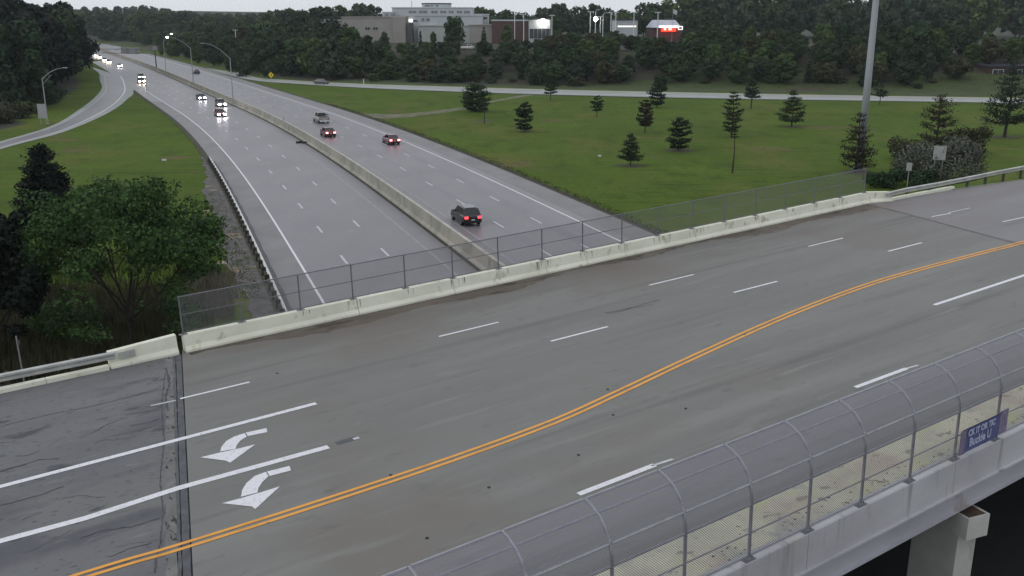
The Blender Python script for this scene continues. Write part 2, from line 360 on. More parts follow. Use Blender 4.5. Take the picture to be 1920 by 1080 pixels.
M_floor = mat('forest_floor', (.018, .020, .011), (.040, .034, .022), .12, (1, 1, 1), 1, detail=8, spots=[((.035, .05, .015), .09, .55, (1, 1, 1), .1)])
me.materials.append(M_grass); me.materials.append(M_floor); me.materials.append(mat('rough_bank_grass', (.032, .048, .009), (.052, .070, .014), .12, (1, 1, 1), 1, detail=9, spots=[((.05, .038, .022), .07, .58, (1, 1, 1), .1), ((.018, .026, .006), .8, .55, (1, 1, 1), .1)]))
cx = V[Fq].mean(1); off = offs_hwy(cx[:, 0], cx[:, 1]); yr = np.interp(cx[:, 0], XS, YS)
d1 = np.where(cx[:, 0] > XS[0], cx[:, 1] - yr, off - OR - 4); d1 = np.minimum(d1, np.where(cx[:, 1] > 270, off - OR - 4, 1e3))
d2 = np.interp(cx[:, 1], LXY[:, 1], LXY[:, 0]) - cx[:, 0]
wob = 5 * np.sin(cx[:, 0] * .11) + 4 * np.sin(cx[:, 0] * .037 + 1) 
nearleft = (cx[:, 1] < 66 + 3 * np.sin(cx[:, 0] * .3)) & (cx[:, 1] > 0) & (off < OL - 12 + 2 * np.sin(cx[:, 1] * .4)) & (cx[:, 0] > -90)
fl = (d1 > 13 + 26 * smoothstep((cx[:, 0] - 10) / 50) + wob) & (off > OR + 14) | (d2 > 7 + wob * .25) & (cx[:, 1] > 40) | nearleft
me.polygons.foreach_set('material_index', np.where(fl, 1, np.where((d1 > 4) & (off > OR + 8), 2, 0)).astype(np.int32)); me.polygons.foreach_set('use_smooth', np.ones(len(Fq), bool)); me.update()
g = link(me, 'grass_ground', None); tag(g, 'broad green grass ground beside the divided highway', kind='structure')

# ------------------------------------------------------------ highway
LB0 = hproj((0, 66))[0]           # first stretch seen beyond the bridge
road = hstrip('highway', M_hwy, OL, OR, 0.0, 46); tag(road, 'pale grey divided highway curving away to the left', kind='structure')
dk = hstrip('highway_underpass', M_dark, OL, OR, 0.0, 100, 1)   # placeholder length, rebuilt below
bpy.data.objects.remove(dk)
Lu = hproj((14, 27))[0]
dk = hstrip('road', M_dark, OL - 30, OR + 12, 0.02, 60, hproj((8, 43))[0], kind='structure'); tag(dk, 'near-black surface of the roadway below the bridge')  # near-black sheet laid over the roadway under and beside the bridge
hstrip('shoulder', M_shld, OR - 3.0, OR + .02, 0.004, 60, kind=None, parent=road)
def Lp(px, py): return hproj(gnd(px, py))[0]
hstrip('shoulder', M_shld, OL - .02, OL + 2.6, 0.004, 60, Lp(300, 190), parent=road)
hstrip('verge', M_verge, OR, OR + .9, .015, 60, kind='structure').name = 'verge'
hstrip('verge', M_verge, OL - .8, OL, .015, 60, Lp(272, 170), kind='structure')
for a_, b_, z_ in ((10.7, 11.9, .008), (6.6, 7.3, .008)): hstrip('wear_band', M_wear, a_, b_, z_, 60, parent=road)
EL = -12.45; YL = -1.55; A1, A2 = -8.82, -5.18
offA = np.mean([hproj(gnd(*p))[1] for p in [(944, 427), (867, 381), (803, 343)]]); offB = np.mean([hproj(gnd(*p))[1] for p in [(1015, 419), (931, 374), (857, 337)]])
off1 = np.mean([hproj(gnd(*p))[1] for p in [(697, 551), (636, 475), (591, 421), (554, 376)]]); off2 = np.mean([hproj(gnd(*p))[1] for p in [(782, 533), (712, 462), (658, 410), (614, 368)]])
offE = np.mean([hproj(gnd(*p))[1] for p in [(605, 568), (543, 460), (487, 373)]]); offR = np.mean([hproj(gnd(*p))[1] for p in [(1080, 413), (837, 300), (1150, 445)]])
print('OFFS', offE, off1, off2, offA, offB, offR, [round(hproj(gnd(*p))[1], 1) for p in [(390, 300), (320, 205), (1210, 440), (960, 320), (700, 225), (560, 178), (440, 308), (397, 260), (300, 190), (837, 300), (560, 180)]])
hstrip('edge_line', M_white, lambda L: offE - .09, lambda L: offE + .09, .012, 60, Lp(275, 168), parent=road)
hstrip('edge_line', M_white, offR - .10, offR + .10, .012, 60, parent=road)
hstrip('edge_line', M_faint, off2 + 3.45, off2 + 3.62, .012, 60, parent=road)
hstrip('edge_line', M_faint, offA - 3.75, offA - 3.58, .012, 60, parent=road)
for off_, ph, m_ in ((off1, Lp(697, 551), M_fade), (off2, Lp(782, 533), M_fade), (offA, Lp(944, 427), M_fade), (offB, Lp(1015, 419), M_fade)):
    for k in range(-5, 46):
        L0 = ph + 12.19 * k - 3.05; L0 = L0 - 0 if off_ < 0 else L0 + 3.05
        if 60 < L0 < LMAX - 60:
            a = 0.10 if k < 12 else .13
            hstrip('lane_dash', m_, off_ - a, off_ + a, .012, L0, L0 + 3.0, 3, parent=road)

def strip2(name, m, A, B, z, n=6, parent=None):
    """sheet between two polylines with as many points each (smoothly resampled)"""
    def rs(P):
        P = [np.array(p, float) for p in P]; out = []
        for i in range(len(P) - 1):
            p0, p1, p2, p3 = P[max(i-1, 0)], P[i], P[i+1], P[min(i+2, len(P)-1)]
            for k in range(n):
                t = k / n; out.append(.5 * (2*p1 + (p2-p0)*t + (2*p0-5*p1+4*p2-p3)*t*t + (3*p1-p0-3*p2+p3)*t**3))
        out.append(P[-1]); return out
    a, b = rs(A), rs(B); mb = MB()
    for p, q in zip(a, b): mb.v += [(p[0], p[1], z), (q[0], q[1], z)]
    for i in range(len(a) - 1): mb.f.append((2*i, 2*i+1, 2*i+3, 2*i+2))
    return mb.build(name, m, parent), a, b
rr, ra, rb = strip2('exit_ramp', M_ramp, RR_near + [hpt(Lp(420, 141), OR - .5)[:2], hpt(Lp(360, 127), OR - .5)[:2]], RR_far + [hpt(Lp(440, 139), OR + 6.0)[:2], hpt(Lp(360, 126), OR + .2)[:2]], 0.010)
tag(rr, 'pale concrete exit ramp crossing behind the grass infield', kind='structure')
def mixp(a, b, f): return [tuple(np.array(p) * (1 - f) + np.array(q) * f) for p, q in zip(a, b)]
strip2('edge_line', M_white, mixp(ra, rb, .25), mixp(ra, rb, .275), .016, 1, rr)
strip2('edge_line', M_yel, mixp(ra, rb, .84), mixp(ra, rb, .86), .016, 1, rr)
strip2('verge', M_verge, mixp(ra, rb, -.10), mixp(ra, rb, .0), .02, 1)[0]['kind'] = 'structure'
lr, la, lb = strip2('entrance_ramp', M_ramp, LRr, LRl, 0.010); tag(lr, 'pale curved entrance ramp joining the highway from the left', kind='structure')
strip2('lane_surface', M_hwy, mixp(la, lb, .2), mixp(la, lb, .82), .014, 1, lr)
strip2('edge_line', M_white, mixp(la, lb, .2), mixp(la, lb, .225), .018, 1, lr); strip2('edge_line', M_fade, mixp(la, lb, .80), mixp(la, lb, .82), .018, 1, lr)
# dirt path over the infield
PC = [(668, 214), (700, 217), (750, 217), (800, 212), (860, 204), (910, 193), (960, 183), (1003, 176)]
pa = [gnd(x, y + w) for (x, y), w in zip(PC, (6, 5, 3.6, 3, 2.6, 1.4, 1.8, 2))]; pb = [gnd(x, y - w) for (x, y), w in zip(PC, (2, 4, 3.6, 3, 2.6, 1.4, 1.8, 2))]
pth = strip2('dirt_path', M_pathm, pa, pb, -.03)[0]; tag(pth, 'worn grassy track crossing the infield to the ramp', kind='structure')
# gravel strip left of the highway
gl0, gl1 = Lp(540, 600) - 25, Lp(385, 290)
gs = hstrip('gravel_strip', M_grav, lambda L: OL - .6 - 2.0 * smoothstep((gl1 - L) / 30) - .35 * math.sin(L * .21) - .2 * math.sin(L * .9) - .12 * math.sin(L * 2.3), OL - .5, .010, gl0, gl1, .6, kind='structure')
tag(gs, 'dark stony strip between the highway guardrail and the grass')

# ------------------------------------------------------------ median barrier
bar = empty('median_barrier', 'long concrete median barrier dividing the two carriageways', 'barrier', (0, 0, 0))
prof = [(0, 0), (0, .10), (-.22, .34), (-.34, 1.32), (-.60, 1.32), (-.72, .34), (-.95, .10), (-.95, 0)]
LS = hproj((5, 46))[0]; k = 0
while LS < LMAX - 30:
    ln = 6.1 if LS < 330 else 24.4
    path = [Vector((*hpt(LS + .012 + (ln - .03) * q / 2, 0)[:2], 0.0)) for q in range(3)]
    MB().sweep(path, [(u, h) for (u, h) in prof]).build('barrier_segment', M_bar, bar)
    LS += ln; k += 1
LC0 = LS - 6.1 * 0
LC0 = hproj((5, 46))[0]
for i in range(26):
    L0 = LC0 + i * 24.4 * 1.4
    if L0 + 34.2 < LMAX: MB().sweep([Vector((*hpt(L0 + 34.16 * q / 8, .34)[:2], 1.322)) for q in range(9)], [(.02, 0), (.02, .012), (-.28, .012), (-.28, 0)]).build('barrier_cap', M_bart, bar)
hstrip('verge', M_verge, -.34, -.0, .016, 60, kind='structure')

# ------------------------------------------------------------ roadside guardrail of the highway
def wbeam(path, name, label, post_every, drop, m_post, zr=.70, blocks=True, parent=None, sgn=1, m_rail=None):
    r = empty(name, label, 'guardrail', tuple(path[0])) if parent is None else parent
    base = Vector(path[0])
    P = [Vector(p) - base for p in path]
    w = [(0, .31), (.045, .27), (.045, .20), (0, .155), (.045, .11), (.045, .04), (0, 0), (-.02, 0), (.02, .04), (.02, .11), (-.025, .155), (.02, .20), (.02, .27), (-.02, .31)]
    MB().sweep([p + Vector((0, 0, zr - .31)) for p in P], [(a * sgn * 1.7, b) for a, b in w]).build('rail', m_rail or M_rail, r)
    L = [0]
    for i in range(1, len(P)): L.append(L[-1] + (P[i] - P[i-1]).length)
    pm = MB().box(-.06, .06, -.07, .07, -drop, zr - .05).mesh('post'); bm = MB().box(-.055, .055, -.09, .09, zr - .34, zr - .06).mesh('block')
    d = .6
    while d < L[-1] - .3:
        i = max(j for j in range(len(L)) if L[j] <= d); i = min(i, len(P) - 2); f = (d - L[i]) / max(L[i+1] - L[i], 1e-6); q = P[i].lerp(P[i+1], f); tg = (P[i+1] - P[i]).normalized()
        a = math.atan2(tg.y, tg.x); side = Vector((-tg.y, tg.x, 0)) * -sgn
        o = link(pm, 'post', m_post, r); o.location = q + side * .29; o.rotation_euler = (0, 0, a)
        if blocks: b = link(bm, 'block', m_post, r); b.location = q + side * .12; b.rotation_euler = (0, 0, a)
        d += post_every
    return r
Lg1, Lg0 = Lp(392, 303), Lp(540, 600) - 14
gp = [Vector((*hpt(Lg0 + (Lg1 - Lg0) * i / 24, OL - .3)[:2], 0)) for i in range(25)]
hstrip('edge_strip', mat('dark_edge_strip', (.09, .088, .095), (.13, .125, .135), 1), OL - .3, lambda L: OL + .35 + .04 * math.sin(L * 1.1), .014, Lg0 - 10, Lg1, 1.5, parent=road)  # darker strip on the pavement edge along the guardrail foot
wbeam(gp, 'highway_guardrail', 'steel guardrail on dark posts along the left shoulder of the highway below', 2.3, .1, M_raild, sgn=-1, m_rail=mat('bright_rail', (.62, .62, .60), (.75, .75, .72), 1.5, rough=.6))
# ------------------------------------------------------------ overpass bridge (in its own frame: s along, t across, z up from the deck)
T0, T1 = 13.3, 37.05                        # outer edge of the sidewalk, face of the far parapet
def jl(t): return 9.75 - .28 * (37 - t)     # left joint line
def jr(t): return 53.7 - .27 * (37 - t)
br = empty('overpass_bridge', 'wide concrete road bridge crossing over the highway', 'bridge', mat=MB_)
def sheet(name, m, pts, z, parent):
    return MB().poly([(p[0], p[1], z) for p in pts]).build(name, m, parent)
MB().prism([(jl(15.2) , 15.2), (jr(15.2), 15.2), (jr(37.4), 37.4), (jl(37.4), 37.4)], -.42, 0).build('deck', M_deck, br)
# approaches
apl = MB().prism([(-90, 15.2), (jl(15.2) - .62, 15.2), (jl(37.4) - .62, 37.4), (-90, 37.4)], -.35, 0).build('road', M_appr, None, MB_); tag(apl, 'cracked dark asphalt approach road left of the bridge joint', kind='structure')
ER = [deck(*p) for p in [(1652, 380), (1700, 370), (1790, 355.5), (1850, 347), (1920, 337.5), (1990, 330)]]
ER = [(jr(37.0) + .25, 37.0)] + ER[1:] + [(110, 34.0), (160, 31)]
apr = MB().prism([(jr(15.2) + .25, 15.2), (160, 15.2)] + ER[::-1], -.35, 0).build('road', M_appr_r, None, MB_); tag(apr, 'pale patched approach road right of the bridge joint', kind='structure')
# joints
def jstrip(name, m, fa, w0, w1, ta, tb, z0, z1, jag=0.0, parent=br):
    mb = MB(); n = 60; R = random.Random(len(name) + int(w0 * 100)); A = []; B = []
    for i in range(n + 1):
        t = ta + (tb - ta) * i / n; A.append((fa(t) + w0 + R.uniform(-jag, jag), t)); B.append((fa(t) + w1 + R.uniform(-jag, jag), t))
    for i in range(n): mb.quadbox([(A[i][0], A[i][1], z0), (B[i][0], B[i][1], z0), (B[i+1][0], B[i+1][1], z0), (A[i+1][0], A[i+1][1], z0), (A[i][0], A[i][1], z1), (B[i][0], B[i][1], z1), (B[i+1][0], B[i+1][1], z1), (A[i+1][0], A[i+1][1], z1)])
    return mb.build(name, m, parent)
jstrip('joint_header', M_joint, jl, -.24, -.04, 15.2, 37, -.3, .006, .01)
jstrip('joint_gap', M_jdark, jl, -.05, -.01, 15.2, 37, -.3, -.02)
jstrip('joint_header', M_joint, jl, -.36, -.27, 15.2, 37, -.3, .004, .015)
jstrip('joint_gap', M_jdark, jl, -.28, -.235, 15.2, 37, -.3, -.02)
jstrip('joint_patch', mat('joint_patch', (.12, .12, .12), (.19, .185, .18), 2, spots=[((.03, .03, .03), 3.5, .62, (2, .6, 1), .03)]), jl, -.64, -.35, 15.2, 37, -.3, .003, .03)
jstrip('joint_gap', M_joint, jr, .0, .025, 15.2, 37, -.3, -.004); jstrip('joint_header', mat('worn_header', (.15, .135, .13), (.19, .175, .17), 2), jr, .04, .25, 15.2, 37, -.3, .002)
def ribbon(pts, w, z, mb=None, R=None, j=0):
    mb = mb or MB(); b = len(mb.v); n = len(pts)
    for i, (x, y) in enumerate(pts):
        x0, y0 = pts[max(i-1, 0)]; x1, y1 = pts[min(i+1, n-1)]; l = math.hypot(x1-x0, y1-y0) or 1; nx_, ny_ = -(y1-y0)/l, (x1-x0)/l
        ww = w / 2 * (1 + (R.uniform(-j, j) if R else 0))
        mb.v += [(x + nx_*ww, y + ny_*ww, z), (x - nx_*ww, y - ny_*ww, z)]
    for i in range(n - 1): mb.f.append((b+2*i, b+2*i+1, b+2*i+3, b+2*i+2))
    return mb
R = random.Random(3)
def crack(px, parent, w=.05, name='crack', m=M_crack):
    pts = [deck(*p) for p in px]; out = []
    for (a, b) in zip(pts[:-1], pts[1:]):
        n = max(2, int(math.hypot(a[0]-b[0], a[1]-b[1]) / .12))
        for i in range(n): f = i / n; out.append((a[0]+(b[0]-a[0])*f + R.uniform(-.02, .02), a[1]+(b[1]-a[1])*f + R.uniform(-.025, .025)))
    out.append(pts[-1]); ribbon(out, w, .007, None, R, .5).build(name, m, parent)
for px, w in [([(150, 1010), (190, 995), (245, 988), (300, 972)], .035), ([(0, 800), (80, 780), (180, 760), (310, 728)], .03), ([(0, 948), (70, 930), (120, 912)], .045), ([(235, 778), (265, 773), (300, 768)], .03), ([(245, 798), (280, 792), (300, 785)], .03),
              ([(0, 885), (40, 872), (75, 862), (110, 860)], .05), ([(20, 905), (60, 900), (100, 880), (150, 872)], .05), ([(205, 1045), (240, 1030), (285, 1018)], .035),
              ([(300, 1020), (306, 960), (300, 900), (308, 830), (303, 760), (310, 700)], .035), ([(290, 1075), (295, 1040), (303, 1012)], .05), ([(312, 690), (318, 720), (310, 745), (316, 770)], .07)]: crack(px, apl, w)
RC = random.Random(99)
mbc = MB()
for i in range(95):       # network of fine cracks in the worn left approach
    cl = RC.choice([(1.0, 30.2, 2.2, .8), (-1.5, 27.5, 3, 1.2), (5.5, 31.5, 1.4, .8), (3, 24.5, 2.5, 1.5), (2, 34, 3, 1.5), (7.2, 28, .5, 4)])
    s_, t_ = RC.gauss(cl[0], cl[2]), RC.gauss(cl[1], cl[3])
    if not 15.5 < t_ < 36.6: continue
    a = RC.gauss(0, .35); P_ = [(s_, t_)]
    for q in range(RC.randint(4, 14)): a += RC.gauss(0, .35) - a * .15; s_ += .11 * math.cos(a); t_ += .11 * math.sin(a) * .8; P_.append((s_, t_))
    P_ = [p for p in P_ if p[0] < jl(p[1]) - .70]
    if len(P_) > 3: ribbon(P_, RC.choice([.009, .013, .02]), .0065, mbc, RC, .5)
o = mbc.build('fine_cracks', M_crack, apl); o['kind'] = 'stuff'
crack([(1135, 587), (1180, 578), (1237, 562)], br, .035); crack([(1140, 589), (1190, 577), (1225, 571)], br, .03)
crack([(1655, 390), (1740, 412), (1800, 428), (1870, 446), (1920, 458)], apr, .05)
# gutter dirt along the parapet
R = random.Random(11)
A = [(10 + 43.5 * i / 120, 37.02) for i in range(121)]; B = [(s, 36.25 + .32 * math.sin(s * .7) + R.uniform(-.12, .12) + .3 * math.sin(s * .23)) for s, _ in A]
mb = MB()
for a, b in zip(A, B): mb.v += [(a[0], a[1], .005), (b[0], b[1], .005)]
for i in range(120): mb.f.append((2*i, 2*i+2, 2*i+3, 2*i+1))
mb.build('gutter_dirt', M_stain, br)

# ---- painted markings (children of the deck / approach roads)
def dash(s0, t0, s1, t1, w=.13, m=M_white, parent=br, z=.010): ribbon([(s0, t0), (s1, t1)], w, z).build('lane_line', m, parent)
def dpx(a, b, w=.13, m=M_white, z=.010): (p, q) = deck(*a), deck(*b); dash(p[0], p[1], q[0], q[1], w, m, br, z)
for s0 in (18.84, 30.43, 42.0): dash(s0, 32.38, s0 + 2.93, 32.36, .12)
dash(8.34 , 32.47, 10.85, 32.45, .12); dpx((283, 761), (330, 751), .09, M_fade)
dpx((1747, 406.5), (1783, 400), .12); dash(53.3 + 1.7, 32.3, 57.2, 32.2, .11, M_fade)
for s0 in (22.09, 32.62, 44.3): dash(s0, 29.07, s0 + 2.93, 29.02, .13)
dpx((1880, 416), (1960, 399), .12)
p0, p1 = deck(-160, 955), deck(593, 756.5); dash(*p0, *p1, .22)
pts = [deck(*p) for p in [(-170, 1067), (0, 1015), (160, 972), (336, 915), (616, 838)]]; ribbon(pts, .26, .010).build('lane_line', M_white, br)
dpx((1085, 927), (1228, 872), .20); dpx((1222, 874), (1262, 861), .10, M_fade); dpx((1604, 726.5), (1700, 691), .18); dpx((1700, 691), (1722, 685), .10, M_fade)
q0 = deck(1752, 572); dash(q0[0], q0[1], 62, 22.35, .19)
Yp = [(-14, 22.98), (-4, 22.95)] + [deck(*p) for p in [(160, 1078), (336, 1026), (600, 943), (850, 860), (1040, 790), (1160, 736), (1300, 670), (1480, 590), (1640, 530), (1800, 485), (1920, 454)]] + [(60, 25.5), (75, 25.3)]
def cr(P, n=7):
    P = [np.array(p, float) for p in P]; out = []
    for i in range(len(P) - 1):
        p0, p1, p2, p3 = P[max(i-1, 0)], P[i], P[i+1], P[min(i+2, len(P)-1)]
        for k in range(n):
            t = k / n; out.append(.5 * (2*p1 + (p2-p0)*t + (2*p0-5*p1+4*p2-p3)*t*t + (3*p1-p0-3*p2+p3)*t**3))
    out.append(P[-1]); return [tuple(p) for p in out]
Yc = cr(Yp)
def offp(P, o):
    out = []
    for i, (x, y) in enumerate(P):
        x0, y0 = P[max(i-1, 0)]; x1, y1 = P[min(i+1, len(P)-1)]; l = math.hypot(x1-x0, y1-y0); out.append((x - (y1-y0)/l*o, y + (x1-x0)/l*o))
    return out
for o in (.125, -.125): ribbon(offp(Yc, o), .125, .011).build('centre_line', M_yel, br)
def arrow(zo):
    r = []
    for poly in zo: MB().poly([(*deck(x / 2, 540 + y / 2), .010) for x, y in poly][::-1]).build('turn_arrow', M_white, br)
arrow([[(922, 543), (1000, 526), (1003, 541), (930, 556)], [(918, 545), (880, 557), (850, 574), (832, 594), (826, 614), (884, 604), (888, 590), (902, 573), (926, 558)], [(752, 636), (828, 617), (886, 605), (958, 587), (864, 656), (845, 648)]])
arrow([[(1002, 689), (1086, 668), (1092, 685), (1011, 706)], [(998, 690), (955, 706), (925, 732), (909, 757), (904, 784), (966, 768), (970, 750), (985, 728), (1007, 707)], [(832, 808), (905, 789), (968, 770), (1050, 745), (958, 830), (945, 820)]])
# utility cover on the deck
c = deck(650, 826); MB().prism([(c[0]-.35, c[1]-.12), (c[0]+.35, c[1]-.12), (c[0]+.35, c[1]+.12), (c[0]-.35, c[1]+.12)], 0, .008).build('deck_drain', M_joint, br)
c = deck(668, 822); MB().prism([(c[0]-.1, c[1]-.07), (c[0]+.1, c[1]-.07), (c[0]+.1, c[1]+.07), (c[0]-.1, c[1]+.07)], 0, .009).build('deck_patch', M_fade, br)
dm = MB().disc((0, 0, .004), (0, 0, 1), .05, .012, 7).mesh('spot')
for px in [(1397, 627), (1085, 853), (917, 914), (801, 1009), (1150, 778), (1286, 766), (640, 1100), (733, 891), (1140, 730), (520, 700)]:
    s_, t_ = deck(*px); o = link(dm, 'tar_spot', M_jdark, br); o.location = (s_, t_, .003)

# ---- far parapet in cast segments with joints, stained
par = empty('bridge_parapet', 'pale stained concrete parapet on the far edge of the bridge carrying the low mesh fence', 'parapet', mat=MB_)
pprof = [(37.05, 0), (37.05, .08), (37.16, .24), (37.22, .68), (37.50, .68), (37.50, -.45), (37.05, -.45)]
def seg(s0, s1, h0=.68, h1=.68, parent=par, name='parapet_segment', t0=0, t1=0):
    mb = MB(); n = len(pprof)
    for s_, h, tt in ((s0, h0, t0), (s1, h1, t1)): mb.v += [(s_, t + tt, z * (h / .68) if z > 0 else z) for t, z in pprof]
    mb.f.append(tuple(range(n))); mb.f.append(tuple(range(2*n-1, n-1, -1)))
    for j in range(n): k_ = (j+1) % n; mb.f.append((j, n+j, n+k_, k_))
    return mb.build(name, M_par, parent)
JS = [9.93] + [17.55, 22.5, 27.9, 30.5, 33.1, 38.3, 43.5, 48.5, 51.2, 53.6]
for a, b in zip(JS[:-1], JS[1:]): seg(a + .012, b - .012)
R = random.Random(5)
for s0, n_ in [(14.9, 2), (17.55, 3), (20.3, 2), (22.5, 6), (25.2, 2), (27.6, 9), (30.5, 5), (33.1, 5), (35.6, 5), (38.3, 6), (40.9, 5), (43.4, 5), (46, 6), (48.6, 4), (51, 3)]:
    for i in range(n_):
        s_ = s0 + R.uniform(-.45, .45) + (.2 if n_ > 5 else 0); w_ = R.uniform(.008, .022); z0 = R.uniform(.30, .5)
        f = lambda z: 37.16 + (z - .24) / .44 * .06 - .003
        ms = MB(); ms.v = [(s_ - w_, f(.66), .66), (s_ + w_, f(.66), .66), (s_ + w_ * .3, f(z0), z0), (s_ - w_ * .5, f(z0), z0)]; ms.f = [(0, 1, 2, 3)]
        ms.build('rust_streak', M_parst, par)
# end blocks
eb = empty('parapet_end_block', 'sloping pale concrete end block left of the bridge joint, guardrail bolted on', 'parapet', mat=MB_)
e0 = deck(207, 690)[0]; seg(e0, 9.66, .62, .76, eb, 'block', 0, 0)
MB().box(e0 + .35, e0 + .95, 37.06, 37.13, .32, .60).build('rail_end_shoe', M_rail, eb)
eb2 = empty('parapet_end_block', 'short pale concrete end block right of the bridge joint beside the bushes', 'parapet', mat=MB_)
e1 = deck(1668, 376)[0]; seg(54.0, e1, .70, .60, eb2, 'block', 0, -.55)
for a, b in ((53.62, 53.98),): seg(a, b, .5, .5, eb2, 'chipped_joint')
# curbs
def curb(pts, name, label, h=.16, w=.28, brk=2.9):
    r = empty(name, label, 'kerb', mat=MB_); 
    tot = [0]
    for a, b in zip(pts[:-1], pts[1:]): tot.append(tot[-1] + math.hypot(b[0]-a[0], b[1]-a[1]))
    d = 0
    P = lambda q: (np.interp(q, tot, [p[0] for p in pts]), np.interp(q, tot, [p[1] for p in pts]))
    while d < tot[-1] - .2:
        e = min(d + brk, tot[-1]) - .02; a, b = P(d), P(e); l = math.hypot(b[0]-a[0], b[1]-a[1]); nx_, ny_ = -(b[1]-a[1])/l*w, (b[0]-a[0])/l*w
        if l > .05: MB().prism([a, b, (b[0]+nx_, b[1]+ny_), (a[0]+nx_, a[1]+ny_)], -.2, h).build('kerb_stone', M_par, r)
        d += brk
    return r
curb([(-30, 37.3), (-6, 37.15), (1, 37.05), (e0 - .05, 37.0)], 'road_kerb', 'low white concrete kerb under the guardrail on the left approach')
kr = [(e1 + .05, 36.6)] + [deck(*p) for p in [(1720, 367), (1792, 353.5)]]; curb(kr, 'road_kerb', 'short white concrete kerb under the guardrail on the right approach', brk=2.2)
# guardrails of the approaches (world frame paths following the deck plane)
gl = [bw(s_, t_, 0) for s_, t_ in [(-30, 37.8), (-12, 37.7), (-4, 37.5), (0, 37.4), (e0 + .2, 37.12)]]
gl = [Vector(p) for p in gl]
wbeam(gl, 'approach_guardrail', 'grey steel guardrail running from the left frame edge into the parapet end block', 2.2, .5, M_raild, zr=.66, sgn=-1)
gr_ = []
for p in [(1662, 361), (1700, 352), (1760, 341.5), (1820, 330), (1870, 320), (1920, 310.5), (1990, 297)]:
    s_, t_ = deck(*p, up=.66); gr_.append(Vector(bw(s_, t_, 0)))
wbeam(gr_, 'approach_guardrail', 'grey steel guardrail beyond the bridge on the right, in front of the bushes', 2.2, .5, M_raild, zr=.66, sgn=-1)
sh = [deck(*p) for p in [(1790, 355.5), (1850, 347), (1920, 337.5), (1990, 330)]]
ribbon([(a, b + .1) for a, b in sh], .16, .02).build('kerb_line', M_shld, apr)

# ---- low mesh fence on the far parapet
def uvmesh(name, P0, P1, m, parent, rows):
    """strip of quads between columns P0/P1 (lists of (s,t,z)) with uv in metres; rows = arc coordinate"""
    me = bpy.data.meshes.new(name); n = len(P0)
    v = list(P0) + list(P1); f = [(i, i+1, n+i+1, n+i) for i in range(n-1)]
    me.from_pydata(v, [], f); uv = me.uv_layers.new(name='UVMap'); arc = [0]
    for a, b in zip(P0[:-1], P0[1:]): arc.append(arc[-1] + math.dist(a, b))
    x0 = P0[0][0]; x1 = P1[0][0]; k = 0
    for i in range(n-1):
        for (a, b) in ((x0, arc[i]), (x0, arc[i+1]), (x1, arc[i+1]), (x1, arc[i])):
            uv.data[k].uv = (a, b); k += 1
    return link(me, name, m, parent)
ff = empty('chain_link_fence', 'low straight chain link fence on the far parapet of the bridge', 'fence', mat=MB_)
FT = 37.36; FS = [9.98, 12.39, 14.97, 17.43, 20.05, 22.58, 25.16, 27.8, 30.39, 33.04, 35.59, 38.18, 40.76, 43.36, 45.99, 48.66, 51.18, 53.62]
pm = MB().tube([(0, 0, .68), (0, 0, 2.27)], .033, 8).mesh('post'); bm = MB().box(-.16, .16, -.10, .10, .68, .70).mesh('base_plate')
for s_ in FS:
    o = link(pm, 'post', M_galvd, ff); o.location = (s_, FT, 0)
    o = link(bm, 'base_plate', M_galvd, ff); o.location = (s_, FT, .002)
for a, b in zip(FS[:-1], FS[1:]):
    for z, r_ in ((2.25, .024), (1.50, .018), (.77, .016)): MB().tube([(a + .03, FT, z), (b - .03, FT, z)], r_, 6).build('rail', M_galvd, ff)
    uvmesh('wire_mesh', [(a, FT - .036, .74), (a, FT - .036, 2.25)], [(b, FT - .036, .74), (b, FT - .036, 2.25)], M_wireg, ff, None)

# ---- sidewalk, fascia, girder
sw = empty('bridge_sidewalk', 'pale raised concrete sidewalk behind the curved mesh fence', 'sidewalk', mat=MB_)
a = -2.0
while a < 60:
    b = a + 3.0
    MB().box(a + .006, b - .006, 13.62, 15.2, -.3, .15).build('slab', M_side, sw); a = b
MB().box(-20, 75, 13.30, 13.615, -.45, .30).build('edge_beam', M_fasc, sw)
MB().box(-20, 75, 15.2, 15.26, -.3, .13).build('kerb_face', M_side, sw)
a = -1.0
while a < 60:
    MB().box(a + .008, a + 6.4 - .008, 13.262, 13.298, -.72, .292).build('fascia_panel', M_fasc, sw); a += 6.4
MB().box(-20, 75, 13.20, 13.30, -.78, -.72).build('drip_ledge', M_fasc, sw)
g_ = MB(); 
MB().box(jl(13.4) - 1, jr(13.4) + 1, 13.34, 13.42, -1.44, -.785).build('girder', M_girder, br)
MB().box(jl(13.4) - 1, jr(13.4) + 1, 13.25, 13.55, -1.47, -1.43).build('girder_flange', M_girder, br)
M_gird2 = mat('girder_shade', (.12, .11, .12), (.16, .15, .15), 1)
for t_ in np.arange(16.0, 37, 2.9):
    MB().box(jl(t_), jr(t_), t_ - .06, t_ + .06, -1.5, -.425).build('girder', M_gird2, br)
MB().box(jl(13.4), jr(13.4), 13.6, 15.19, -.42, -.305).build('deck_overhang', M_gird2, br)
MB().box(jl(13.4), jr(13.4), 37.1, 37.4, -1.3, -.46).build('girder', M_girder, br)

